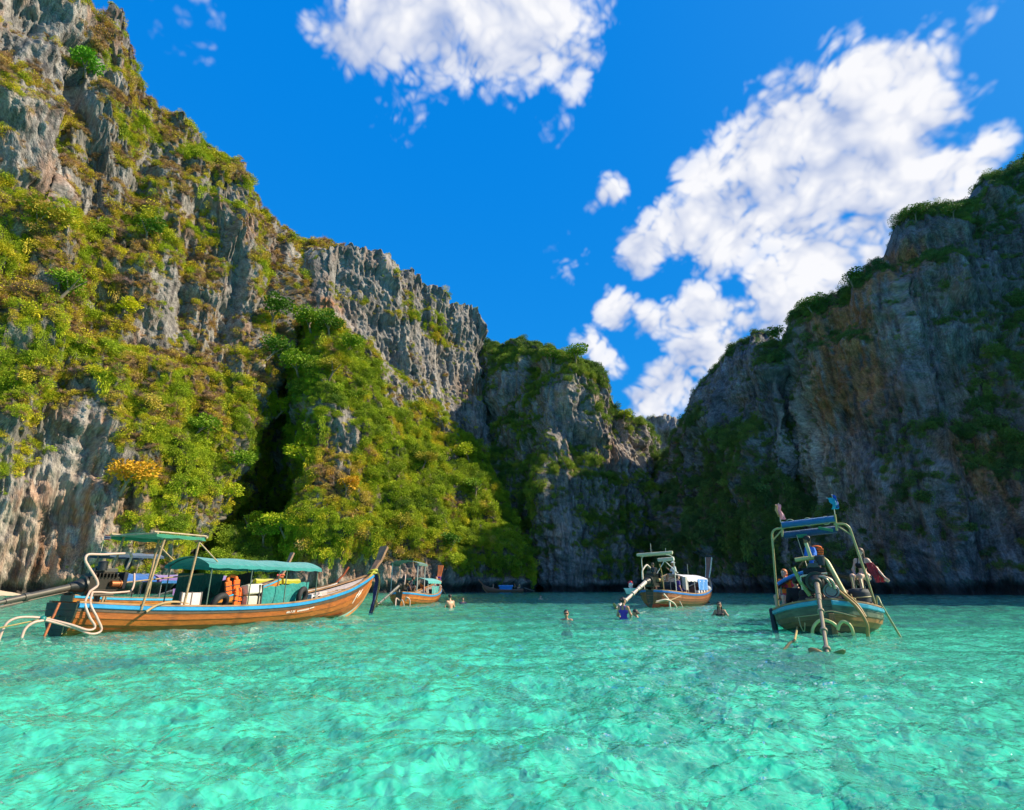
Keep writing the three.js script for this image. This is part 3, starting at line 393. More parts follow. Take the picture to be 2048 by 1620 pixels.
function canopySheet(x0, x1, half, h, crown, { drop = .14, scallop = .05, sag = .03, nx = 28, nz = 14, bow = 0 } = {}) { // a cloth roof with a scalloped hanging edge
  const rows = [], top = (x, q) => h - crown * q * q - sag * Math.sin((x - x0) / (x1 - x0) * Math.PI * 3) ** 2 * (1 - q * q) - bow * (2 * (x - x0) / (x1 - x0) - 1) ** 2;
  for (let i = 0; i <= nx; i++) { const x = lerp(x0, x1, i / nx), row = []; const sc = drop + scallop * Math.abs(Math.sin((x - x0) * 5.2)); row.push(V(x, top(x, 1) - sc, -half - .02)); for (let j = 0; j <= nz; j++) { const q = j / nz * 2 - 1; row.push(V(x, top(x, q), q * half)); } row.push(V(x, top(x, 1) - sc, half + .02)); rows.push(row); }
  return loft(rows, false, .5);
}
function makeHull(S) {
  const L = S.L, halfF = curve(S.half ?? [[0, .56], [.07, .68], [.22, .9], [.45, 1], [.65, .92], [.8, .68], [.92, .34], [1, .07]]), sheer = curve(S.sheer ?? [[0, .74], [.15, .62], [.4, .55], [.6, .64], [.8, .98], [.92, 1.32], [1, 1.6]]), keel = curve([[0, -.14], [.2, -.3], [.68, -.32], [.82, -.16], [.9, .12], [.96, .62], [1, 1.25]]);
  const half = (u) => halfF(u) * S.beam / 2;
  const at = (u, w, side, off = 0) => { const s = sheer(u), k = keel(u); return V(u * L, lerp(s, k, Math.pow(w, .82)), side * ((half(u) + off) * (1 - Math.pow(w, S.fat ?? 2.3)) + .035 * (1 - w))); };
  return { L, half, sheer, keel, at };
}
function makeBoat(S) {
  const H = makeHull(S), g = thing('longtail_boat', S.label, 'longtail boat', S.group ?? 'longtail boats floating in the bay');
  g.position.copy(S.at); g.rotation.order = 'YXZ'; g.rotation.y = Math.atan2(-S.heading.z, S.heading.x); g.rotation.x = S.roll ?? 0; g.rotation.z = S.trim ?? 0;
  const N = S.strakes ?? 6, seg = S.seg ?? 36, hull = new THREE.Group(); hull.name = 'hull'; g.add(hull);
  const us = [...Array(seg + 1).keys()].map((i) => Math.pow(i / seg, 1));
  const ws = [...Array(N + 1).keys()].map((i) => Math.pow(i / N, 1.15));
  for (const side of [1, -1]) for (let i = 0; i < N; i++) {
    const sections = us.map((u) => { const a = H.at(u, ws[i], side, .012), b = H.at(u, Math.min(1, ws[i + 1] + .012), side, .026), c = H.at(u, Math.min(1, ws[i + 1] + .012), side, -.012), d = H.at(u, ws[i], side, -.022); b.y -= .004; return side > 0 ? [a, b, c, d] : [d, c, b, a]; });
    part(hull, 'plank', loft(sections, true, 1, true), S.plank(i, side));
  }
  { // transom boards
    const rowsOf = (x) => ws.map((w) => [H.at(0, w, -1, .02), H.at(0, w, 1, .02)].map((p) => p.clone().setX(x)));
    for (let i = 0; i < N; i++) { const A = rowsOf(-.045)[i], B = rowsOf(-.045)[i + 1], C = rowsOf(.0)[i], D = rowsOf(.0)[i + 1]; const gap = .006; for (const q of [B, D]) for (const p of q) p.y += gap; part(hull, 'transom_board', loft([[A[0], B[0], D[0], C[0]], [A[1], B[1], D[1], C[1]]], true, 1, true), S.transom); }
  }
  // rub rail, rail cap, inner lining, floor, ribs, stem
  for (const side of [1, -1]) {
    part(g, 'rub_rail', loft(us.map((u) => { const p = H.at(u, 0, side, .0), z = p.z + side * .02, w = S.railH ?? .11; const q = [V(p.x, p.y + .0, z), V(p.x, p.y - .02, z + side * .035), V(p.x, p.y - w + .02, z + side * .035), V(p.x, p.y - w, z)]; return side > 0 ? q : q.reverse(); }), true, 1, true), S.rail);
    part(g, 'rail_cap', loft(us.map((u) => { const p = H.at(u, 0, side, 0), z = p.z, q = [V(p.x, p.y + .045, z - side * .10), V(p.x, p.y + .045, z + side * .035), V(p.x, p.y + .004, z + side * .035), V(p.x, p.y + .004, z - side * .10)]; return side > 0 ? q : q.reverse(); }), true, 1, true), S.cap);
    part(g, 'inner_lining', loft(us.filter((u) => u > .02 && u < .985).map((u) => [.02, .2, .42, .6].map((w) => { const p = H.at(u, w, side, -.05); p.z -= side * .02; return p; })), false), S.lining);
  }
  part(g, 'floor_boards', loft(us.filter((u) => u > .01 && u < .84).map((u) => { const h = Math.max(.06, H.half(u) * .8), y = Math.max(.1, H.keel(u) + .3); return [V(u * H.L, y, -h), V(u * H.L, y, -h * .33), V(u * H.L, y, h * .33), V(u * H.L, y, h)]; }), false), S.floor);
  part(g, 'foredeck', loft(us.filter((u) => u >= .87).map((u) => { const h = Math.max(.03, H.half(u) - .03), y = H.sheer(u) - (S.foredeckDrop ?? .2); return [V(u * H.L, y, -h), V(u * H.L, y + .03, 0), V(u * H.L, y, h)]; }), false), S.lining);
  part(g, 'afterdeck', loft([0.005, .05, .1, .14].map((u) => { const h = H.half(u) - .03, y = H.sheer(u) - .12; return [V(u * H.L, y, -h), V(u * H.L, y + .02, 0), V(u * H.L, y, h)]; }), false), S.cap);
  for (const u of S.thwarts ?? [.24, .4, .56, .7]) part(g, 'thwart', box(.24, .04, H.half(u) * 1.86, u * H.L, H.sheer(u) - .16, 0), S.cap);
  for (let u = .18; u < .84; u += .075) for (const side of [1, -1]) part(g, 'rib', loft([.05, .25, .5].map((w) => { const p = H.at(u, w, side, -.06); return [V(p.x - .03, p.y, p.z - side * .02), V(p.x + .03, p.y, p.z - side * .02), V(p.x + .03, p.y, p.z - side * .07), V(p.x - .03, p.y, p.z - side * .07)]; }), true), S.lining);
  part(g, 'stem', loft(us.filter((u) => u > .8).map((u) => { const k = H.at(u, 1, 1), t = .045; return [V(k.x - .05, k.y + .12, -t), V(k.x + .05, k.y - .04, -t * .6), V(k.x + .05, k.y - .04, t * .6), V(k.x - .05, k.y + .12, t)]; }), true, 1, true), S.stem ?? S.cap);
  { // tall prow board, a little wider towards its head
    const T = S.prowTop ?? 2.9, b = H.sheer(1), path = [[-.30, -.28, .07], [0, .06, .085], [.22, .36, .10], [.45, lerp(b, T, .5) - b, .12], [.62, lerp(b, T, .78) - b, .14], [.76, T - b, .165]], W = S.prowW ?? 1;
    part(g, 'prow', loft(path.map(([dx, dy, w]) => { const x = H.L + dx, y = b + dy, t = .05; return [V(x - t, y + t * .6, -w * W), V(x + t, y - t * .6, -w * W), V(x + t, y - t * .6, w * W), V(x - t, y + t * .6, w * W)]; }), true, 1, true), S.prow);
    if (S.prowEdge) for (const side of [1, -1]) part(g, 'prow_edge', loft(path.slice(1).map(([dx, dy, w]) => { const x = H.L + dx, y = b + dy, t = .056, z0 = side * w * W, z1 = side * (w * W + .03); const q = [V(x - t, y + t * .6, z0), V(x + t, y - t * .6, z0), V(x + t, y - t * .6, z1), V(x - t, y + t * .6, z1)]; return side > 0 ? q : q.reverse(); }), true, 1, true), S.prowEdge);
  }
  g.updateMatrixWorld(true);
  return { g, H, S, world: (x, y, z) => g.localToWorld(V(x, y, z)), local: (p) => g.worldToLocal(p.clone()) };
}
function canopy(B, { x0, x1, half, h, crown = .2, cloth, post, posts = 3, name = 'canopy', postR = .018, ...o }) {
  const c = part(B.g, name, canopySheet(x0, x1, half, h, crown, o), cloth);
  for (let i = 0; i < posts; i++) for (const side of [1, -1]) { const x = lerp(x0 + .15, x1 - .15, i / (posts - 1)), u = clamp(x / B.H.L), z = side * Math.min(half - .03, B.H.half(u) - .02); part(B.g, 'canopy_post', bar([x, B.H.sheer(u) - .2, z], [x, h - crown - .01, side * (half - .04)], postR), post); part(B.g, 'canopy_hoop', tube([-1, -.6, 0, .6, 1].map((q) => [x, h - crown * q * q - .022, q * (half - .02) * side]), postR * .9, 16, 6), post); }
  return c;
}
function engine(B, { x = .45, y = 1.05, z = 0, shaft, scale = 1, steel = metal(.05, .05, .05), accent = metal(.3, .2, .1), pipe, tillerLen = 2.2, prop = true, shaftR = .05, shaftMat }) {
  const e = new THREE.Group(); e.name = 'engine'; B.g.add(e); const k = scale, X = (a) => x + a * k, Y = (a) => y + a * k, Z = (a) => z + a * k;
  const bx = (w, h, d, a, b, c, ...r) => box(w * k, h * k, d * k, X(a), Y(b), Z(c), ...r);
  const fins = []; for (let i = 0; i < 7; i++) fins.push(bx(.035, .1, .46, -.26 + i * .085, .30, 0));
  part(e, 'engine_block', join(bx(.72, .34, .34, 0, .1, 0), bx(.5, .16, .26, 0, .32, 0), bx(.62, .12, .42, 0, -.1, 0), fins), steel);
  part(e, 'cylinder_head', join(bx(.58, .1, .22, .02, .43, 0), [-.2, 0, .2].map((a) => bar([X(a), Y(.45), Z(.06)], [X(a), Y(.53), Z(.06)], .035 * k))), metal(.10, .10, .09));
  part(e, 'radiator', join(bx(.1, .42, .5, .46, .18, 0), [...Array(8).keys()].map((i) => bx(.12, .012, .46, .47, .02 + i * .045, 0))), metal(.03, .03, .035));
  part(e, 'fan', join([0, 1, 2, 3, 4].map((i) => { const a = i / 5 * TAU; return bx(.03, .17, .06, .39, .18 + Math.cos(a) * .1, Math.sin(a) * .1, -a); })), metal(.2, .2, .2));
  part(e, 'air_filter', join(bar([X(-.12), Y(.42), Z(.16)], [X(-.12), Y(.62), Z(.16)], .11 * k, .11 * k, 16), bar([X(-.12), Y(.62), Z(.16)], [X(-.12), Y(.65), Z(.16)], .12 * k, .08 * k, 16)), metal(.04, .045, .05));
  part(e, 'alternator', join(bar([X(.12), Y(.1), Z(.24)], [X(.32), Y(.1), Z(.24)], .075 * k, .075 * k, 14), bar([X(.33), Y(.1), Z(.24)], [X(.36), Y(.1), Z(.24)], .09 * k, .09 * k, 14)), accent);
  part(e, 'gearbox', join(bar([X(-.36), Y(.06), Z(0)], [X(-.7), Y(.02), Z(0)], .19 * k, .1 * k, 14), bar([X(-.37), Y(.06), Z(0)], [X(-.42), Y(.055), Z(0)], .23 * k, .23 * k, 18)), metal(.06, .06, .055));
  part(e, 'swivel_mount', join(bar([X(0), Y(-.16), Z(0)], [X(0), B.H.sheer(.05) - .1, Z(0)], .07), bx(.5, .05, .5, 0, -.17, 0), bar([X(-.2), Y(-.15), Z(.2)], [X(-.02), B.H.sheer(.05), Z(.02)], .02), bar([X(.2), Y(-.15), Z(-.2)], [X(.02), B.H.sheer(.05), Z(-.02)], .02)), metal(.12, .1, .08));
  part(e, 'tiller', join(bar([X(.4), Y(.1), Z(-.1)], [X(.4) + tillerLen, Y(.38), Z(-.15)], .022), bar([X(.4) + tillerLen, Y(.38), Z(-.15)], [X(.4) + tillerLen + .2, Y(.4), Z(-.15)], .03)), wood(.35, .25, .14));
  if (shaft) {
    const a = V(X(-.66), Y(.02), Z(0)), b = P3(shaft), d = b.clone().sub(a).normalize();
    part(e, 'drive_shaft', join(bar(a, b, shaftR, shaftR * .8, 10), bar(a, a.clone().lerp(b, .3), shaftR * 1.5, shaftR * 1.2, 10), [.2, .45, .7, .9].map((t) => bar(a.clone().lerp(b, t), a.clone().lerp(b, t + .02), shaftR * 1.6, shaftR * 1.6, 12))), shaftMat ?? metal(.28, .24, .2));
    part(e, 'shaft_guard', bar(a.clone().add(V(0, -.1, 0)), b.clone().add(V(0, -.1, 0)), .018), metal(.2, .17, .14));
    if (prop) { const blades = []; const q = new THREE.Quaternion().setFromUnitVectors(V(1, 0, 0), d); for (let i = 0; i < 3; i++) { const bl = ball(.018, .17, .075, 0, .15, 0); bl.applyMatrix4(new THREE.Matrix4().makeRotationY(.5)).applyMatrix4(new THREE.Matrix4().makeRotationX(i * TAU / 3)); blades.push(bl.applyQuaternion(q).translate(b.x, b.y, b.z)); } part(e, 'propeller', join(blades, bar(b.clone().addScaledVector(d, -.08), b.clone().addScaledVector(d, .08), .05, .03)), metal(.3, .22, .1)); }
  }
  if (pipe) for (const p of pipe) part(e, 'exhaust_pipe', tube(p.pts.map((q) => [X(q[0]), Y(q[1]), Z(q[2])]), p.r, 48, 10, .3), p.m);
  return e;
}
const hose = (B, pts, r, m, name = 'hose') => part(B.g, name, tube(pts, r, 48, 10), m);
function jacket(label, at, turn, tilt, group) { // an orange life jacket: two stuffed fronts, a collar and webbing
  const t = thing('life_jacket', label, 'life jacket', group); t.position.copy(at); t.rotation.set(tilt, turn, 0);
  part(t, 'panel', join(box(.2, .42, .09, -.12, .21, 0, 0, 0, .06, .04), box(.2, .42, .09, .12, .21, 0, 0, 0, -.06, .04)), keep('oj', () => new THREE.MeshStandardMaterial({ name: 'orange_nylon', color: lin(.85, .14, .01), bumpMap: clothBump, bumpScale: .01, roughness: .7 })));
  part(t, 'collar', tube([[-.13, .4, 0], [-.12, .5, -.05], [0, .55, -.1], [.12, .5, -.05], [.13, .4, 0]], .055, 20, 8), keep('oj', () => 0));
  part(t, 'strap', join(box(.46, .035, .1, 0, .14, 0), box(.46, .035, .1, 0, .28, 0)), rubber(.03, .03, .03));
  return t;
}
function flag(label, at, h, build) { const t = thing('flag', label, 'flag', 'flags on the boats'); t.position.copy(at); part(t, 'pole', bar([0, 0, 0], [.02, h, 0], .012), paint(.7, .65, .5)); build(t); return t; }
function clothStrip(pts, w, dir, m, waves = 1) { // a hanging strip of cloth following a path, as wide as w along dir
  const c = new THREE.CatmullRomCurve3(pts.map(P3)), rows = []; for (let i = 0; i <= 24; i++) { const p = c.getPoint(i / 24), row = []; for (let j = 0; j <= 6; j++) { const q = j / 6 - .5; row.push(p.clone().addScaledVector(P3(dir), q * w).add(V(.015 * Math.sin(q * 14 * waves + i * .5), 0, .02 * Math.sin(q * 11 * waves + i * .4)))); } rows.push(row); } return loft(rows, false, 1);
}
// ------------------------------------------------------------ people
const capsule = (a, b, ra, rb, fz = 1) => { const ax = a[0], ay = a[1], az = a[2], dx = b[0] - ax, dy = b[1] - ay, dz = b[2] - az, dd = dx * dx + dy * dy + dz * dz || 1e-9; return (x, y, z) => { const px = x - ax, py = y - ay, pz = z - az, t = clamp((px * dx + py * dy + pz * dz) / dd), qx = px - dx * t, qy = py - dy * t, qz = (pz - dz * t) * fz; return Math.sqrt(qx * qx + qy * qy + qz * qz) - lerp(ra, rb, t); }; };
const blob = (c, r) => (x, y, z) => { const a = (x - c[0]) / r[0], b = (y - c[1]) / r[1], d = (z - c[2]) / r[2], k = Math.sqrt(a * a + b * b + d * d); return (k - 1) * Math.min(...r); };
const smin = (a, b, k) => { const h = Math.max(k - Math.abs(a - b), 0) / k; return Math.min(a, b) - h * h * k * .25; };
const union = (fs, k) => (x, y, z) => { let d = 9; for (const f of fs) d = smin(d, f(x, y, z), k); return d; };
function polygonize(f, lo, hi, res) {
  const c = lo.map((a, i) => (a + hi[i]) / 2), half = Math.max(...lo.map((a, i) => (hi[i] - a) / 2)) * 1.06, mc = new MarchingCubes(res, new THREE.MeshBasicMaterial(), false, false, 90000), h = res / 2;
  mc.isolation = 0;
  for (let k = 0; k < res; k++) for (let j = 0; j < res; j++) for (let i = 0; i < res; i++) mc.field[i + j * res + k * res * res] = -f(c[0] + (i - h) / h * half, c[1] + (j - h) / h * half, c[2] + (k - h) / h * half);
  mc.update();
  let g = new THREE.BufferGeometry(); const n = mc.count; if (!n) return null;
  const p = new Float32Array(n * 3); for (let i = 0; i < n; i++) for (let q = 0; q < 3; q++) p[i * 3 + q] = mc.positionArray[i * 3 + q] * half + c[q];
  g.setAttribute('position', new THREE.BufferAttribute(p, 3)); g = mergeVertices(g, half / res * .05); g.computeVertexNormals(); return g;
}
const SKIN = { tan: [.36, .19, .11], pale: [.55, .34, .24], brown: [.2, .10, .055], warm: [.45, .25, .14] };
const skinMat = (k) => keep('skin' + k, () => new THREE.MeshPhysicalMaterial({ name: 'skin', color: lin(...SKIN[k]), roughness: .5, sheen: .2 }));
const fabric = (r, g, b) => keep('f' + [r, g, b], () => new THREE.MeshStandardMaterial({ name: 'fabric', color: lin(r, g, b), roughness: .85 }));
const hairMat = (r, g, b) => keep('h' + [r, g, b], () => new THREE.MeshStandardMaterial({ name: 'hair', color: lin(r, g, b), roughness: .55 }));
// a person stands at the origin of its own hips, facing +z, its left towards +x
function person(label, { at, turn, lean = 0, twist = 0, headTurn = 0, headTilt = 0, skin = 'tan', armL, armR, legL, legR, clothes = [], hair = {}, glasses, hat, female = false, group, legs = true, vest, s = 1, lie = 0 }) {
  const t = thing('person', label, 'person', group); t.position.copy(at); t.rotation.order = 'YXZ'; t.rotation.y = turn; t.rotation.x = lie; t.scale.setScalar(s);
  const bend = (p) => { const y = p[1], a = lean; return [p[0], y * Math.cos(a) + -p[2] * Math.sin(a) * 0 , p[2] + y * Math.sin(a)]; };
  const w = female ? .155 : .175, SH = [1, -1].map((q) => bend([q * w, .455, 0])), chest = bend([0, .36, .01]), neck0 = bend([0, .47, -.005]), neck1 = bend([0, .575, .012]), head = bend([0, .685, .03]);
  const aL = armL ?? [[.24, .20, -.02], [.23, -.03, .08]], aR = armR ?? [[-.24, .20, -.02], [-.23, -.03, .08]];
  const torso = [capsule([-.075, 0, 0], [.075, 0, 0], .115, .115, 1.15), capsule(bend([0, .06, 0]), bend([0, .24, 0]), female ? .1 : .118, female ? .098 : .118, 1.2), capsule(bend([-.075, .35, 0]), bend([.075, .35, 0]), female ? .1 : .115, female ? .1 : .115, 1.2), capsule(SH[1], SH[0], .058, .058), capsule(neck0, neck1, .054, .05)];
  if (female) torso.push(blob(bend([.07, .32, .085]), [.055, .058, .05]), blob(bend([-.07, .32, .085]), [.055, .058, .05]));
  const arms = [[SH[0], aL], [SH[1], aR]].flatMap(([sh, [e, h]]) => [capsule(sh, e, .05, .038), capsule(e, h, .039, .026)]);
  const lg = legs ? [[.095, legL ?? [[.1, -.42, .02], [.1, -.82, -.02]]], [-.095, legR ?? [[-.1, -.42, .02], [-.1, -.82, -.02]]]] : [];
  const legF = lg.flatMap(([hx, [k, f]]) => [capsule([hx, -.03, 0], k, .088, .056), capsule(k, f, .056, .036), capsule(f, [f[0], f[1] - .03, f[2] + .16], .04, .03)]);
  const all = [[0, 0, 0], ...SH, ...aL, ...aR, head, ...lg.flatMap(([, l]) => [...l, [l[1][0], l[1][1] - .05, l[1][2] + .17]])], lo = [0, 1, 2].map((i) => Math.min(...all.map((p) => p[i])) - .16), hi = [0, 1, 2].map((i) => Math.max(...all.map((p) => p[i])) + .16);
  const bodyF = union([...torso, ...arms, ...legF], .05), pieces = [polygonize(bodyF, lo, hi, legs ? 80 : 64)];
  // head on its own finer grid
  const rot = (p) => { const a = headTurn, b = headTilt, x = p[0], y0 = p[1], z0 = p[2], y = y0 * Math.cos(b) - z0 * Math.sin(b), z = y0 * Math.sin(b) + z0 * Math.cos(b); return [head[0] + x * Math.cos(a) + z * Math.sin(a), head[1] + y, head[2] - x * Math.sin(a) + z * Math.cos(a)]; };
  const unrot = (f) => (x, y, z) => { const a = -headTurn, b = -headTilt, dx = x - head[0], dy = y - head[1], dz = z - head[2], x1 = dx * Math.cos(a) + dz * Math.sin(a), z1 = -dx * Math.sin(a) + dz * Math.cos(a); return f(x1, dy * Math.cos(b) - z1 * Math.sin(b), dy * Math.sin(b) + z1 * Math.cos(b)); };
  const skull = blob([0, .02, -.012], [.077, .098, .094]), jaw = blob([0, -.052, .018], [.058, .066, .068]);
  const face = union([skull, jaw, capsule([0, .012, .078], [0, -.026, .102], .011, .016), blob([.078, -.01, -.012], [.012, .03, .018]), blob([-.078, -.01, -.012], [.012, .03, .018]), capsule([-.018, -.062, .08], [.018, -.062, .08], .009, .009), capsule([-.035, .03, .076], [.035, .03, .076], .012, .012)], .025);
  const sockets = union([blob([.032, .008, .092], [.016, .011, .014]), blob([-.032, .008, .092], [.016, .011, .014])], .01);
  pieces.push(polygonize(unrot((x, y, z) => Math.max(face(x, y, z), -sockets(x, y, z))), [head[0] - .14, head[1] - .15, head[2] - .14], [head[0] + .14, head[1] + .15, head[2] + .14], 56));
  for (const [sh, [e, h], q] of [[SH[0], aL, 1], [SH[1], aR, -1]]) { // hands: a palm, four curled fingers and a thumb from its side
    const d = V(h[0] - e[0], h[1] - e[1], h[2] - e[2]).normalize(), side = V(q, 0, 0).addScaledVector(d, -d.x * q).normalize().negate(), nrm = d.clone().cross(side).normalize(), o = V(...h), pt = (a, b, c) => o.clone().addScaledVector(d, a).addScaledVector(side, b).addScaledVector(nrm, c).toArray();
    const fs = [capsule(pt(0, 0, 0), pt(.05, 0, 0), .026, .03), capsule(pt(.055, -.02, 0), pt(.075, .022, 0), .018, .018)];
    [[-.03, .066], [-.01, .076], [.011, .07], [.03, .055]].forEach(([b, l]) => { fs.push(capsule(pt(.08, b, 0), pt(.08 + l * .5, b * 1.1, .008), .0095, .009), capsule(pt(.08 + l * .5, b * 1.1, .008), pt(.08 + l * .9, b * 1.12, .03), .009, .0075)); });
    fs.push(capsule(pt(.02, .025, .005), pt(.055, .058, .018), .012, .010), capsule(pt(.055, .058, .018), pt(.08, .062, .03), .010, .008));
    pieces.push(polygonize(union(fs, .012), pt(.08, 0, 0).map((v) => v - .12), pt(.08, 0, 0).map((v) => v + .12), 44));
  }
  part(t, 'body', mergeGeometries(pieces.filter(Boolean).map((g) => { const o = g.toNonIndexed(); return o; })), skinMat(skin));
  const hd = (f, res = 48, ext = .17) => polygonize(unrot(f), [head[0] - ext, head[1] - ext * 1.6, head[2] - ext], [head[0] + ext, head[1] + ext, head[2] + ext], res);
  // eyes and mouth
  const sp = (c, r) => { const q = rot(c); return ball(r[0], r[1], r[2], ...q); };
  part(t, 'eyes', join(sp([.032, .008, .082], [.013, .008, .008]), sp([-.032, .008, .082], [.013, .008, .008])), fabric(.02, .015, .012));
  part(t, 'mouth', sp([0, -.06, .084], [.022, .006, .008]), fabric(.28, .07, .06));
  const hk = hair.kind ?? 'short';
  if (hk !== 'none') {
    const cap = (x, y, z) => { const outer = blob([0, .03, -.02], [.09, .104, .104])(x, y, z), cut = Math.max(z - lerp(-.005, .075, clamp((y - .0) / .1)), -1); return Math.max(outer, cut - (y > .075 ? .04 : 0), -y - (hk === 'short' ? .05 : .09)); };
    const extra = [];
    if (hk === 'long') extra.push(capsule([.066, .0, -.035], [.085, -.19, -.02], .026, .022), capsule([-.066, .0, -.035], [-.085, -.19, -.02], .026, .022), capsule([0, .0, -.075], [0, -.2, -.075], .06, .05));
    if (hk === 'bun') extra.push(blob([0, .03, -.125], [.045, .045, .04]), capsule([0, .02, -.09], [0, .03, -.12], .05, .04));
    if (hk === 'tail') extra.push(capsule([0, .03, -.1], [0, -.1, -.14], .03, .018), capsule([.05, -.02, -.05], [0, -.05, -.08], .035, .04));
    const f = extra.length ? (x, y, z) => smin(cap(x, y, z), union(extra, .03)(x, y, z), .02) : cap;
    const g = hd(f, 52, .2); if (g) part(t, 'hair', g, hairMat(...(hair.color ?? [.018, .012, .01])));
  }
  if (glasses) { const lens = [sp([.034, .01, .1], [.026, .02, .008]), sp([-.034, .01, .1], [.026, .02, .008])], arm = [1, -1].map((q) => bar(rot([q * .06, .012, .095]), rot([q * .085, .012, -.01]), .004)); part(t, 'sunglasses', join(lens, arm, bar(rot([-.02, .014, .103]), rot([.02, .014, .103]), .004)), keep('shades', () => new THREE.MeshStandardMaterial({ name: 'dark_lens', color: lin(.008, .008, .008), roughness: .12 }))); }
  if (hat) { const c = rot([0, .07, -.01]), b = new THREE.LatheGeometry([[.001, .075], [.05, .07], [.088, .04], [.094, 0], [.1, -.005], [.17, -.02], [.172, -.026], [.09, -.012]].map((q) => new THREE.Vector2(...q)), 24); b.rotateX(headTilt).translate(...c); part(t, 'hat', b, fabric(...hat)); }
  for (const c of clothes) {
    const fs = []; const inf = c.thick ?? .013;
    if (c.torso) { const tf = union(torso, .05), [y0, y1, slope = 0] = c.torso; fs.push((x, y, z) => Math.max(tf(x, y, z) - inf, y0 - y, y - y1 - slope * Math.abs(x))); }
    if (c.sleeves) [[SH[0], aL[0], aL[1]], [SH[1], aR[0], aR[1]]].forEach(([a, b, h]) => { const m = c.sleeves > 1 ? 1 : c.sleeves, e = a.map((v, i) => lerp(v, b[i], m)); fs.push(capsule(a, e, .05 + inf, lerp(.05, .04, m) + inf + .006)); if (c.sleeves > 1) fs.push(capsule(b, b.map((v, i) => lerp(v, h[i], c.sleeves - 1)), .04 + inf, .034 + inf)); });
    if (c.legs && legs) lg.forEach(([hx, [k]]) => { const e = [hx, -.03, 0].map((v, i) => lerp(v, k[i], c.legs)); fs.push(capsule([hx, -.03, 0], e, .09 + inf, lerp(.088, .06, c.legs) + inf + .006)); });
    if (c.straps) for (const q of [1, -1]) { const tf = union(torso, .05); fs.push((x, y, z) => Math.max(tf(x, y, z) - inf, Math.abs(x - q * (.075 - (y - .4) * (c.cross ?? 0))) - .016, .3 - y, y - .54)); }
    const g = polygonize(union(fs, .02), lo, hi, 72); if (g) part(t, c.name, g, fabric(...c.color), c.label);
  }
  if (vest) { const tf = union(torso.slice(1, 4), .05); const g = polygonize((x, y, z) => Math.max(tf(x, y, z) - .05, .1 - y, y - .52, Math.abs(x) - .2), lo, hi, 64); part(t, 'life_vest', g, fabric(...vest)); part(t, 'vest_strap', box(.36, .03, .34, ...bend([0, .25, .0])), rubber(.02, .02, .02)); }
  return t;
}
plantTrees();
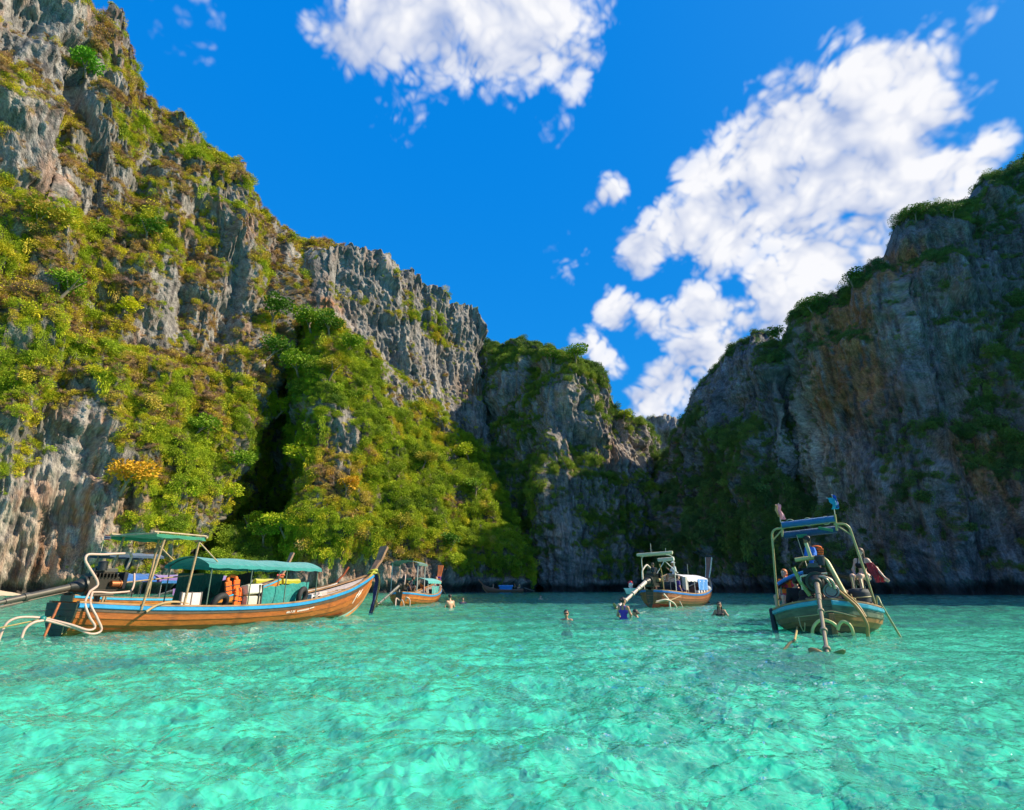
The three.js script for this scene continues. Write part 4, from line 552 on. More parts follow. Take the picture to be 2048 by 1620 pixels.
// ------------------------------------------------------------ the boats
const head2 = (a, b) => b.clone().sub(a).setY(0).normalize();
const BLUE = paint(.02, .30, .62), SKYBLUE = paint(.04, .38, .62), OCHRE = [wood(.54, .17, .012, .55), wood(.45, .13, .01, .6), wood(.60, .20, .012, .55), wood(.40, .11, .01, .6)], DARKW = wood(.10, .06, .03), PALEPIPE = paint(.58, .41, .33, .5), GREY = paint(.42, .38, .40, .6), CAPW = wood(.42, .24, .11, .5), POST = paint(.32, .22, .10, .5), CREAM = paint(.62, .58, .40, .4), TEAL = canvasCloth(.01, .33, .31), WHITE = paint(.78, .78, .78, .5);
const boats = {}; let FLAGGED;
{ // large boat on the left
  const a = onSea(112, 1272), b = onSea(712, 1231), B = boats.main = makeBoat({ L: 11.6, beam: 2.0, at: a, heading: head2(a, b), trim: 0.0, strakes: 6, seg: 44,
    label: 'large brown longtail boat with teal canopy and blue rail at the left', plank: (i, s) => i === 0 ? wood(.085, .055, .03, .6) : OCHRE[(i * 2 + (s > 0 ? 1 : 0)) % 4], transom: wood(.035, .045, .025, .6), rail: BLUE, cap: CAPW, lining: GREY, floor: wood(.06, .045, .035, .7), prow: wood(.33, .19, .11, .55), stem: wood(.45, .2, .06, .5), prowTop: 2.8, prowW: 1.25 });
  const L = B.H.L, H = B.H;
  canopy(B, { drop: .08, scallop: .03, x0: 3.0, x1: 7.55, half: .95, h: 1.96, crown: .24, cloth: TEAL, post: paint(.10, .16, .12), posts: 4 });
  // stern frame with a small roof
  part(B.g, 'stern_roof', canopySheet(1.3, 2.75, .95, 2.5, .06, { drop: .07, scallop: .03 }), canvasCloth(.01, .28, .16));
  for (const [x, tx] of [[1.35, 1.6], [2.5, 2.62]]) for (const z of [-.85, .85]) part(B.g, 'frame_post', bar([x, H.sheer(x / L) - .1, z], [tx, 2.45, z * 1.05], .032), wood(.42, .3, .16));
  for (const z of [-.9, .9]) { part(B.g, 'frame_rail', bar([1.25, 2.49, z], [2.8, 2.49, z], .025), wood(.5, .4, .25)); part(B.g, 'frame_brace', bar([2.62, 2.3, z], [3.3, 1.8, z], .02), wood(.5, .4, .25)); }
  part(B.g, 'frame_rail', bar([2.76, 2.45, -1.0], [2.76, 2.45, 1.0], .03), wood(.5, .4, .25)); part(B.g, 'frame_rail', bar([1.3, 2.45, -1.0], [1.3, 2.45, 1.0], .025), wood(.5, .4, .25));
  engine(B, { x: .72, y: 1.08, z: .0, scale: 1.0, shaft: [-4.6, .10, 1.0], shaftR: .056, shaftMat: metal(.14, .13, .11), tillerLen: 2.4, steel: metal(.045, .04, .03), accent: metal(.4, .14, .05), prop: true,
    pipe: [{ r: .030, m: PALEPIPE, pts: [[.52, .45, .1], [.52, .78, .2], [.4, .86, .25], [-.25, .80, .3], [-.62, .78, .32], [-.66, .62, .36], [-.35, .2, .42], [-.30, .05, .43], [-.44, -.08, .42]] }, { r: .024, m: PALEPIPE, pts: [[.75, .36, .1], [.7, .1, .25], [.55, -.08, .4], [.05, -.12, .44], [-.2, -.1, .43], [-.38, -.10, .42]] }] });
  // rubber hoses looping down the quarter, and pale pipes at the waterline
  hose(B, [[.28, 1.0, .42], [.12, .74, .62], [.2, .44, .76], [.36, .2, .80], [.22, .14, .78], [-.08, .27, .6], [-.5, .42, .35]], .027, PALEPIPE); hose(B, [[.34, .98, .42], [.22, .72, .66], [.36, .4, .80], [.5, .12, .83], [.3, .05, .80], [0, .2, .62], [-.5, .38, .38]], .027, PALEPIPE);
  hose(B, [[-.5, .42, .35], [-.8, .46, .3], [-1.05, .44, .28], [-1.2, .3, .28], [-1.25, -.1, .28]], .027, PALEPIPE, 'pipe'); hose(B, [[-.55, .38, .4], [-.75, .34, .42], [-.88, .2, .42], [-.9, -.1, .42]], .03, PALEPIPE, 'pipe');
  part(B.g, 'rudder_post', bar([-.15, .75, .1], [-.35, -.2, .12], .03), wood(.5, .16, .06)); part(B.g, 'rope_lashing', join(bar([-.02, .72, .3], [-.05, .05, .3], .012), bar([.04, .72, .34], [.02, .05, .34], .012)), wood(.5, .4, .2)); part(B.g, 'pipe_clamp', ball(.07, .07, .07, -.55, .41, .36), paint(.01, .2, .18));
  hose(B, [[1.35, .50, 1.05], [1.7, .66, .95], [2.2, .72, .85], [2.7, .66, .82]], .03, wood(.5, .36, .18), 'bent_pole');
  // cargo under the canopy
  part(B.g, 'side_cloth', loft([...Array(25).keys()].map((i) => { const x = lerp(5.05, 7.4, i / 24), u = x / L, z = H.half(u) * .62, top = lerp(1.06, 1.28, i / 24) + .02 * Math.sin(i * 1.3); return [0, .25, .5, .75, 1].map((q) => V(x, lerp(top, H.sheer(u) - .05, q), z + .05 * Math.sin(i * .9 + q * 4) * q)); }), false), canvasCloth(.01, .36, .33));
  part(B.g, 'side_cloth', loft([...Array(15).keys()].map((i) => { const x = lerp(3.3, 4.9, i / 14), u = x / L, z = -H.half(u) * .75; return [0, .5, 1].map((q) => V(x, lerp(1.5, H.sheer(u) - .05, q), z - .1 * q + .04 * Math.sin(i + q * 3))); }), false), canvasCloth(.008, .10, .08));
  part(B.g, 'shade_cloth', loft([...Array(13).keys()].map((i) => { const q = i / 12, x = lerp(4.3, 6.1, q), y0 = H.sheer(x / L) + .15 + q * .5, y1 = lerp(.95, 1.62, Math.pow(q, .6)); return [0, .33, .66, 1].map((k) => V(x, lerp(Math.min(y0, y1 - .02), y1, k), -.78 + .06 * Math.sin(k * 3 + i))); }), false), canvasCloth(.012, .014, .014));
  part(B.g, 'seat_board', join(box(.5, .04, .3, 7.95, .80, .35, 0, 0, .1), box(.05, .3, .3, 7.7, .7, .35)), WHITE); part(B.g, 'seat_board', box(.4, .28, .05, 8.3, .80, .42, .2, 0, .1), paint(.7, .6, .55)); part(B.g, 'oar', join(bar([7.9, .80, .5], [9.3, .98, .25], .018), box(.4, .02, .12, 9.4, 1.0, .24, 0, .1, .1)), wood(.45, .33, .18));
  { // registration marks on the bow planks
    const c = document.createElement('canvas'); c.width = 512; c.height = 64; const k = c.getContext('2d'); k.fillStyle = '#000'; k.fillRect(0, 0, 512, 64); k.strokeStyle = k.fillStyle = '#fff'; k.lineWidth = 5; k.lineCap = 'round'; k.font = 'italic bold 40px serif'; k.fillText('un.1 14', 8, 44); k.beginPath(); k.moveTo(200, 40); for (let i = 0; i < 24; i++) { k.lineTo(200 + i * 9, 30 + (i % 2 ? 12 : -6) - i * .3); } k.stroke(); k.lineWidth = 8; k.beginPath(); k.moveTo(420, 22); k.lineTo(500, 14); k.stroke();
    const tx = new THREE.CanvasTexture(c), m = new THREE.MeshStandardMaterial({ name: 'white_lettering', color: lin(.8, .78, .72), alphaMap: tx, transparent: true, roughness: .6 }); const rows = [...Array(13).keys()].map((i) => { const u = lerp(.52, .635, i / 12); return [.14, .30].map((w) => { const p = H.at(u, w, 1, .042); return p; }); });
    const g = loft(rows, false), uv = g.attributes.uv; let q = 0; for (let i = 0; i < 12; i++) { const A = i / 12, Bq = (i + 1) / 12; for (const [x, y] of [[A, 1], [Bq, 1], [A, 0], [A, 0], [Bq, 1], [Bq, 0]]) uv.setXY(q++, x, y); } part(B.g, 'registration_lettering', g, m);
    const c2 = document.createElement('canvas'); c2.width = c2.height = 128; const h = c2.getContext('2d'); h.fillStyle = '#000'; h.fillRect(0, 0, 128, 128); h.strokeStyle = '#fff'; h.lineWidth = 9; h.lineCap = 'round'; for (const [x0, y0, x1, y1] of [[18, 112, 46, 40], [52, 46, 76, 18], [70, 60, 112, 26], [60, 78, 96, 54]]) { h.beginPath(); h.moveTo(x0, y0); h.lineTo(x1, y1); h.stroke(); }
    const m2 = new THREE.MeshStandardMaterial({ name: 'white_marks', color: lin(.75, .72, .65), alphaMap: new THREE.CanvasTexture(c2), transparent: true, roughness: .6 }), rows2 = [...Array(9).keys()].map((i) => [.12, .3, .5].map((w) => H.at(lerp(.845, .92, i / 8), w, 1, .042))), g2 = loft(rows2, false), uv2 = g2.attributes.uv; q = 0; for (let i = 0; i < 8; i++) for (let j = 0; j < 2; j++) { const A = i / 8, Bq = (i + 1) / 8, t0 = 1 - j / 2, t1 = 1 - (j + 1) / 2; for (const [x, y] of [[A, t0], [Bq, t0], [A, t1], [A, t1], [Bq, t0], [Bq, t1]]) uv2.setXY(q++, x, y); } part(B.g, 'bow_marks', g2, m2);
    part(B.g, 'bow_foot_paint', loft([...Array(9).keys()].map((i) => { const u = lerp(.79, .945, i / 8); return [.80, .9, 1].map((w) => H.at(u, w, 1, .05)); }), false), WHITE);
  }
  const w = (x, y, z) => B.world(x, y, z), rig = 'gear in the large teal-canopied boat', hd = g => g;
  jacket('orange life jacket slumped over the rail of the large teal-canopied boat', w(4.35, .55, .70), B.g.rotation.y + .4, -.1, 'orange life jackets in the large boat'); jacket('orange life jacket hanging above another one in the large teal-canopied boat', w(4.2, .88, .62), B.g.rotation.y - .2, .25, 'orange life jackets in the large boat');
  { const t = thing('cool_box', 'cream chest with black straps beside orange life jackets in the large boat', 'cool box'); t.position.copy(w(4.85, .46, .66)); t.rotation.y = B.g.rotation.y; part(t, 'chest', box(.55, .36, .4, 0, .2, 0, 0, 0, 0, .04), paint(.7, .66, .5)); part(t, 'lid', box(.58, .30, .42, 0, .56, .0, -.15, 0, .05, .05), paint(.75, .72, .6)); part(t, 'strap', join(box(.05, .62, .46, .14, .4, 0), box(.05, .62, .46, .24, .4, 0)), rubber(.03, .03, .03)); }
  { const t = thing('cream_panel', 'cream panelled box standing on the rail under the stern frame of the large boat', 'box'); t.position.copy(w(2.7, .52, .82)); t.rotation.y = B.g.rotation.y; part(t, 'panel', box(.62, .42, .06, 0, .22, 0), paint(.72, .6, .58)); part(t, 'frame', join(box(.04, .46, .09, -.3, .22, 0), box(.04, .46, .09, 0, .22, 0), box(.04, .46, .09, .3, .22, 0)), paint(.16, .13, .12)); }
  const tyre = (label, p, ry) => { const t = thing('tyre_fender', label, 'tyre', 'black tyres in the large boat'); t.position.copy(p); t.rotation.set(1.2, ry, 0); part(t, 'tyre', new THREE.TorusGeometry(.26, .09, 10, 28), rubber(.02, .02, .022)); part(t, 'inner_bead', new THREE.TorusGeometry(.19, .02, 8, 24), rubber(.05, .05, .05)); };
  tyre('black tyre leaning inside the rail beside the orange life jackets', w(3.7, .62, .74), B.g.rotation.y); tyre('black tyre near the end of the teal side cloth of the large boat', w(7.0, .78, .70), B.g.rotation.y + .3);
  { const t = thing('prow_ribbon', 'yellow green ribbons knotted round the prow of the large boat', 'ribbon'); t.position.copy(w(L, H.sheer(1), 0)); t.rotation.y = B.g.rotation.y; const y = canvasCloth(.62, .60, .02); part(t, 'knot', join(new THREE.TorusGeometry(.16, .045, 8, 20).rotateX(1.3).translate(.1, .16, 0), new THREE.TorusGeometry(.17, .04, 8, 20).rotateX(1.5).translate(.05, .06, 0)), y); part(t, 'tail', clothStrip([[.1, .15, .12], [-.15, .1, .2], [-.35, -.05, .22], [-.5, -.16, .2]], .1, [0, 1, 0]), y); part(t, 'tail', clothStrip([[.2, .2, .1], [.3, .0, .1], [.32, -.3, .1], [.3, -.45, .1]], .08, [0, 0, 1]), y); }
  { const t = thing('cloth_sash', 'long dark blue cloth hanging from the prow of the large boat to the water', 'sash'); t.position.copy(w(L, H.sheer(1), 0)); t.rotation.y = B.g.rotation.y; part(t, 'sash', clothStrip([[.2, .12, .05], [.26, -.2, .1], [.22, -.7, .1], [.1, -1.2, .1], [.0, -1.62, .1]], .15, [.3, 0, 1]), canvasCloth(.03, .03, .16)); part(t, 'sash_lining', clothStrip([[.26, .05, .16], [.31, -.3, .2], [.26, -.8, .2], [.14, -1.25, .18], [.04, -1.5, .16]], .07, [.3, 0, 1]), canvasCloth(.5, .36, .12)); }
  const rope = (label, pts) => { const t = thing('mooring_rope', label, 'rope', 'mooring ropes'); part(t, 'rope', tube(pts, .018, 30, 6), wood(.42, .36, .14)); };
  rope('thin rope running from the stern of the large boat to the left edge', [w(-.05, .45, .0), w(-1.6, .25, .6), w(-3.4, .05, 1.5)]); 
  FLAGGED = () => flag('small striped red white and blue flag on a pole above the dark blue roof', boats.violet.world(1.0, 2.55, -.2), .95, (t) => { for (const [i, c] of [[0, [.6, .03, .04]], [1, [.85, .85, .85]], [2, [.03, .04, .25]], [3, [.85, .85, .85]], [4, [.6, .03, .04]]]) part(t, 'flag_stripe', clothStrip([[0, .95 - i * .05, 0], [.15, .94 - i * .05, .03], [.32, .92 - i * .05, -.02]], i === 2 ? .06 : .045, [0, 1, 0]), canvasCloth(...c)); });
}
{ // second boat, behind the first, violet canopy
  const a = V(-20.2, 0, -26.5), B = boats.violet = makeBoat({ L: 11.2, beam: 1.9, at: a, heading: V(.50, 0, -.866).normalize(), label: 'orange brown longtail boat with violet canopy behind the large teal one', plank: (i, s) => OCHRE[(i + 1) % 4], transom: DARKW, rail: SKYBLUE, cap: CAPW, lining: GREY, floor: DARKW, prow: wood(.36, .22, .15, .6), stem: wood(.6, .26, .04, .5), prowTop: 3.2 });
  const L = B.H.L;
  canopy(B, { x0: 3.4, x1: 7.4, half: .92, h: 1.72, crown: .2, cloth: canvasCloth(.30, .17, .50), post: paint(.3, .3, .3), posts: 3 }); part(B.g, 'side_cloth', loft([...Array(13).keys()].map((i) => { const x = lerp(3.5, 7.3, i / 12); return [0, .5, 1].map((q) => V(x, lerp(1.42, 1.28, q), .97 + .02 * Math.sin(i + q))); }), false), canvasCloth(.02, .20, .55)); part(B.g, 'side_cloth', loft([...Array(13).keys()].map((i) => { const x = lerp(4.2, 7.0, i / 12); return [0, .5, 1].map((q) => V(x, lerp(1.02, .7, q), .86 + .03 * Math.sin(i * 1.3 + q))); }), false), canvasCloth(.28, .15, .45));
  part(B.g, 'tarpaulin', canopySheet(1.7, 3.3, .85, 1.75, .25, { drop: .1 }), canvasCloth(.01, .16, .58));
  part(B.g, 'stern_roof', canopySheet(.9, 3.4, .95, 2.72, .16, { drop: .1, scallop: .02 }), canvasCloth(.03, .08, .15)); for (const x of [1.2, 3.1]) for (const z of [-.8, .8]) part(B.g, 'frame_post', bar([x, .5, z], [x, 2.55, z], .028), wood(.3, .24, .14)); part(B.g, 'hanging_bundle', ball(.16, .3, .16, 2.1, 2.2, .3), fabric(.015, .015, .015));
  engine(B, { x: .5, y: 1.0, shaft: [-2.6, .2, -.4] });
  { const t = thing('prow_ribbon', 'orange and red ribbons knotted below the prow of the violet-canopied boat', 'ribbon'); t.position.copy(B.world(L, B.H.sheer(1), 0)); t.rotation.y = B.g.rotation.y; part(t, 'knot', join(new THREE.TorusGeometry(.15, .06, 8, 18).rotateX(1.4).translate(.12, .2, 0), new THREE.TorusGeometry(.16, .05, 8, 18).rotateX(1.5).translate(.05, .08, 0)), canvasCloth(.8, .18, .03)); part(t, 'tail', clothStrip([[.1, .1, .1], [.2, -.3, .12], [.15, -.8, .12], [.1, -1.2, .12]], .16, [.2, 0, 1]), canvasCloth(.85, .40, .02)); part(t, 'tail', clothStrip([[.1, .25, .1], [-.2, .2, .2], [-.4, .22, .25]], .1, [0, 1, 0]), canvasCloth(.8, .1, .1)); }
}
FLAGGED();
{ // third boat, yellow canopy, mostly hidden
  const a = V(-21.6, 0, -38), B = boats.yellow = makeBoat({ L: 10, beam: 1.9, at: a, heading: V(.85, 0, -.53).normalize(), label: 'longtail boat with yellow canopy and red prow, half hidden behind the two left boats', plank: (i) => OCHRE[(i + 2) % 4], transom: DARKW, rail: WHITE, cap: CAPW, lining: GREY, floor: DARKW, prow: wood(.5, .10, .03, .5), prowTop: 2.55, sheer: [[0, .7], [.15, .6], [.4, .55], [.6, .62], [.8, .9], [.92, 1.15], [1, 1.4]] });
  canopy(B, { x0: 4.3, x1: 7.2, half: .9, h: 1.66, crown: .16, cloth: canvasCloth(.80, .72, .01), post: paint(.5, .5, .5), posts: 3 });
  engine(B, { x: .5, y: 1.0, shaft: [-2.5, .2, 0] });
}
{ // boat with two green roofs near the middle of the left cliff
  const a = onSea(797, 1211.5), B = boats.green = makeBoat({ half: [[0, .14], [.025, .46], [.06, .70], [.14, .9], [.42, 1], [.65, .92], [.8, .7], [.92, .36], [1, .07]], L: 9.6, beam: 2.1, at: a, heading: V(.12, 0, -.99).normalize(), label: 'brown longtail boat with two green roofs and an orange prow', plank: (i) => OCHRE[(i + 3) % 4], transom: DARKW, rail: BLUE, cap: wood(.55, .28, .1), lining: paint(.35, .3, .25), floor: DARKW, prow: wood(.62, .17, .03, .45), prowTop: 2.75, prowW: 1.35, sheer: [[0, .8], [.15, .68], [.4, .58], [.6, .66], [.8, .95], [.92, 1.2], [1, 1.42]] });
  const L = B.H.L;
  part(B.g, 'stern_roof', canopySheet(.7, 2.8, .95, 2.75, .2, { drop: .12, scallop: .02 }), canvasCloth(.008, .13, .08)); for (const x of [.9, 2.6]) for (const z of [-.85, .85]) part(B.g, 'frame_post', bar([x, .55, z], [x, 2.55, z], .03), paint(.55, .55, .5));
  canopy(B, { x0: 3.0, x1: 6.6, half: 1.0, h: 1.72, crown: .22, cloth: canvasCloth(.01, .42, .38), post: paint(.6, .6, .55), posts: 3 });
  part(B.g, 'side_cloth', loft([...Array(13).keys()].map((i) => { const x = lerp(4.4, 6.4, i / 12); return [0, .5, 1].map((q) => V(x, lerp(1.15, .62, q), .9 + .03 * Math.sin(i * 1.3 + q * 2))); }), false), canvasCloth(.01, .38, .36));
  engine(B, { x: .5, y: 1.15, shaft: [-2.9, .15, -.3], steel: metal(.05, .045, .04), shaftMat: metal(.35, .32, .28), pipe: [{ r: .04, m: PALEPIPE, pts: [[.2, .5, .1], [-.1, .7, .2], [-.4, .5, .3], [-.5, .1, .3]] }] });
  hose(B, [[-.3, .35, .1], [-.8, .45, .1], [-1.2, .3, .2], [-1.35, .0, .25], [-1.3, -.15, .25]], .04, PALEPIPE, 'pipe'); hose(B, [[-.2, .3, .5], [-.4, .5, .6], [-.2, .35, .75], [-.1, .0, .75], [-.12, -.15, .75]], .04, PALEPIPE, 'pipe'); hose(B, [[-.4, .3, .2], [-.6, .35, .4], [-.55, .1, .5], [-.5, -.1, .5]], .035, PALEPIPE, 'pipe');
  jacket('orange life jacket lying under the turquoise roof of the green-roofed boat', B.world(3.6, .95, .5), B.g.rotation.y + 1, .9, 'loose orange life jackets');
  { const t = thing('prow_ribbon', 'purple and white ribbon with orange cloth on the prow of the green-roofed boat', 'ribbon'); t.position.copy(B.world(L, B.H.sheer(1), 0)); t.rotation.y = B.g.rotation.y; part(t, 'band', join(box(.14, .3, .34, .2, .3, 0), box(.16, .06, .36, .23, .44, 0)), canvasCloth(.35, .05, .42)); part(t, 'band', box(.15, .26, .13, .2, .3, -.16), WHITE); part(t, 'cloth', new THREE.TorusGeometry(.22, .09, 8, 18).rotateX(1.5).translate(.02, .05, 0), canvasCloth(.8, .3, .05)); }
  { const t = thing('mooring_rope', 'rope trailing from the bow of the green-roofed boat into the water', 'rope', 'mooring ropes'); part(t, 'rope', tube([B.world(L - .3, 1.2, .2), B.world(L - .1, .7, .6), B.world(L + .1, .1, .8), B.world(L + .1, -.2, .8)], .02, 20, 6), wood(.5, .45, .25)); }
}
{ // boat with white roof right of centre
  const a = onSea(1302, 1216), B = boats.white = makeBoat({ half: [[0, .14], [.025, .46], [.06, .70], [.14, .9], [.42, 1], [.65, .92], [.8, .7], [.92, .36], [1, .07]], L: 10.0, beam: 2.3, at: a, heading: V(.60, 0, -.80).normalize(), label: 'brown longtail boat with white roof and blue side cloth right of centre', plank: (i) => i >= 5 ? paint(.5, .03, .012, .5) : [wood(.30, .10, .028, .5), wood(.34, .115, .03, .5), wood(.27, .085, .024, .5)][i % 3], strakes: 8, transom: wood(.05, .05, .03), rail: paint(.02, .17, .50), cap: wood(.52, .30, .13), lining: wood(.34, .13, .07, .5), floor: DARKW, prow: wood(.30, .13, .08, .5), prowEdge: paint(.8, .76, .66), prowTop: 3.1, prowW: 1.25, stem: wood(.3, .12, .06), sheer: [[0, .95], [.15, .82], [.4, .7], [.6, .76], [.8, 1.05], [.92, 1.4], [1, 1.65]] });
  const L = B.H.L, H = B.H;
  canopy(B, { x0: 3.2, x1: 6.9, half: 1.02, h: 1.85, crown: .26, cloth: canvasCloth(.75, .75, .78), post: paint(.7, .66, .6), posts: 4 });
  part(B.g, 'side_cloth', loft([...Array(13).keys()].map((i) => { const x = lerp(4.9, 6.75, i / 12); return [0, .5, 1].map((q) => V(x, lerp(1.56, .92, q), 1.06 + .03 * Math.sin(i * 1.3 + q * 2))); }), false), canvasCloth(.01, .28, .80));
  // stern frame of white pipes with a rolled awning
  for (const z of [-.95, .95]) part(B.g, 'frame_post', tube([[1.5, .8, z], [1.45, 1.8, z * 1.03], [1.4, 2.6, z * 1.03], [1.35, 2.82, z * .9], [1.35, 2.88, z * .6]], .026, 24, 8), paint(.72, .74, .62)); part(B.g, 'awning_roll', join(bar([1.3, 2.92, -1.2], [1.3, 3.0, 1.0], .085, .085, 14), bar([1.5, 2.86, -1.1], [1.5, 2.94, .9], .05)), canvasCloth(.62, .68, .5)); part(B.g, 'awning_roll', bar([1.55, 2.60, .0], [1.55, 2.66, .95], .11, .11, 14), canvasCloth(.62, .66, .6)); part(B.g, 'frame_brace', bar([1.5, 2.55, .4], [1.9, 1.85, 1.0], .022), paint(.75, .75, .65)); part(B.g, 'frame_brace', bar([1.5, 2.55, .4], [1.0, 1.6, -.1], .022), paint(.75, .75, .65)); part(B.g, 'mast', bar([1.3, 2.9, -.3], [1.3, 3.55, -.3], .012), paint(.7, .75, .65)); part(B.g, 'mast', bar([1.3, 2.95, .6], [1.3, 3.25, .6], .012), paint(.6, .6, .55)); part(B.g, 'mast', bar([6, 1.8, .1], [6, 2.5, .1], .012), paint(.4, .5, .4));
  part(B.g, 'roof_pillar', box(.3, .75, .22, 3.1, 1.3, .9), paint(.5, .48, .45)); for (const x of [5.0, 5.5, 6.0, 6.5]) part(B.g, 'stool', join(box(.2, .16, .2, x, .82, .95), bar([x, .7, .95], [x, .9, .95], .05)), WHITE); part(B.g, 'sack', ball(.3, .22, .25, 7.3, .98, .8), WHITE);
  engine(B, { x: .4, y: 1.35, scale: 1.25, shaft: [-3.1, .05, -.55], shaftR: .075, shaftMat: paint(.6, .5, .42), steel: metal(.03, .04, .035), accent: metal(.5, .4, .2), pipe: [{ r: .045, m: paint(.75, .65, .5), pts: [[.1, .55, .0], [-.2, .75, -.1], [-.5, .5, -.2], [-.55, .1, -.2]] }, { r: .03, m: metal(.45, .33, .12), pts: [[.3, .8, .3], [.35, .4, .35], [.35, -.2, .38], [.35, -.5, .4]] }] });
  hose(B, [[.1, .75, .75], [.3, .4, .95], [.25, .1, 1.0], [.3, -.15, 1.0]], .045, paint(.78, .62, .48), 'pipe'); hose(B, [[-.4, .35, .5], [0, .45, .9], [.5, .3, 1.08], [.75, .08, 1.15], [.8, -.12, 1.15]], .04, paint(.75, .6, .45), 'pipe'); hose(B, [[-.5, .3, .5], [.3, .42, 1.0], [1.3, .62, 1.25]], .02, wood(.5, .38, .2), 'pole'); part(B.g, 'pole', bar([1.2, .35, 1.2], [1.55, -.05, 1.25], .03), paint(.7, .5, .4));
  { const t = thing('white_tub', 'white tub with red and white floats beside the stern of the white-roofed boat', 'tub'); t.position.copy(B.world(.2, 1.02, -1.25)); t.rotation.y = B.g.rotation.y; const lathe = new THREE.LatheGeometry([[.001, -.3], [.25, -.3], [.34, -.05], [.4, .02], [.36, .02], [.3, -.05], [.22, -.24], [.001, -.24]].map((q) => new THREE.Vector2(...q)), 24); part(t, 'tub', lathe, paint(.6, .66, .8)); part(t, 'float', ball(.17, .12, .14, .05, .3, 0), fabric(.6, .04, .05)); part(t, 'float', join(ball(.14, .1, .12, -.12, .22, .1), ball(.12, .12, .12, .15, .12, -.05)), WHITE); part(t, 'bracket', bar([.0, -.3, 0], [.25, -.42, .75], .03), metal(.1, .1, .1)); }
}
{ // far boat under the shaded cliff
  const a = onSea(1046, 1185), B = boats.far = makeBoat({ L: 8.6, beam: 1.8, at: a, heading: V(-1, 0, .12).normalize(), seg: 18, strakes: 4, label: 'tiny dark longtail boat with blue roof under the shaded cliff far off', plank: () => wood(.28, .12, .07), transom: DARKW, rail: paint(.3, .12, .08), cap: CAPW, lining: DARKW, floor: DARKW, prow: wood(.8, .28, .1), prowTop: 2.6, thwarts: [.4] });
  canopy(B, { x0: 2.2, x1: 5.2, half: .9, h: 1.5, crown: .2, cloth: canvasCloth(.03, .40, .95), post: POST, posts: 2 }); part(B.g, 'side_cloth', loft([0, .5, 1].map((q) => [V(2.4 + q * 2.6, 1.25, .92), V(2.4 + q * 2.6, .6, .92)]), false), canvasCloth(.03, .34, .9)); part(B.g, 'side_cloth', loft([0, .5, 1].map((q) => [V(2.4 + q * 2.6, 1.25, -.92), V(2.4 + q * 2.6, .6, -.92)]), false), canvasCloth(.03, .34, .9));
  engine(B, { x: .4, y: .95, shaft: [-2.4, .3, 0] });
}
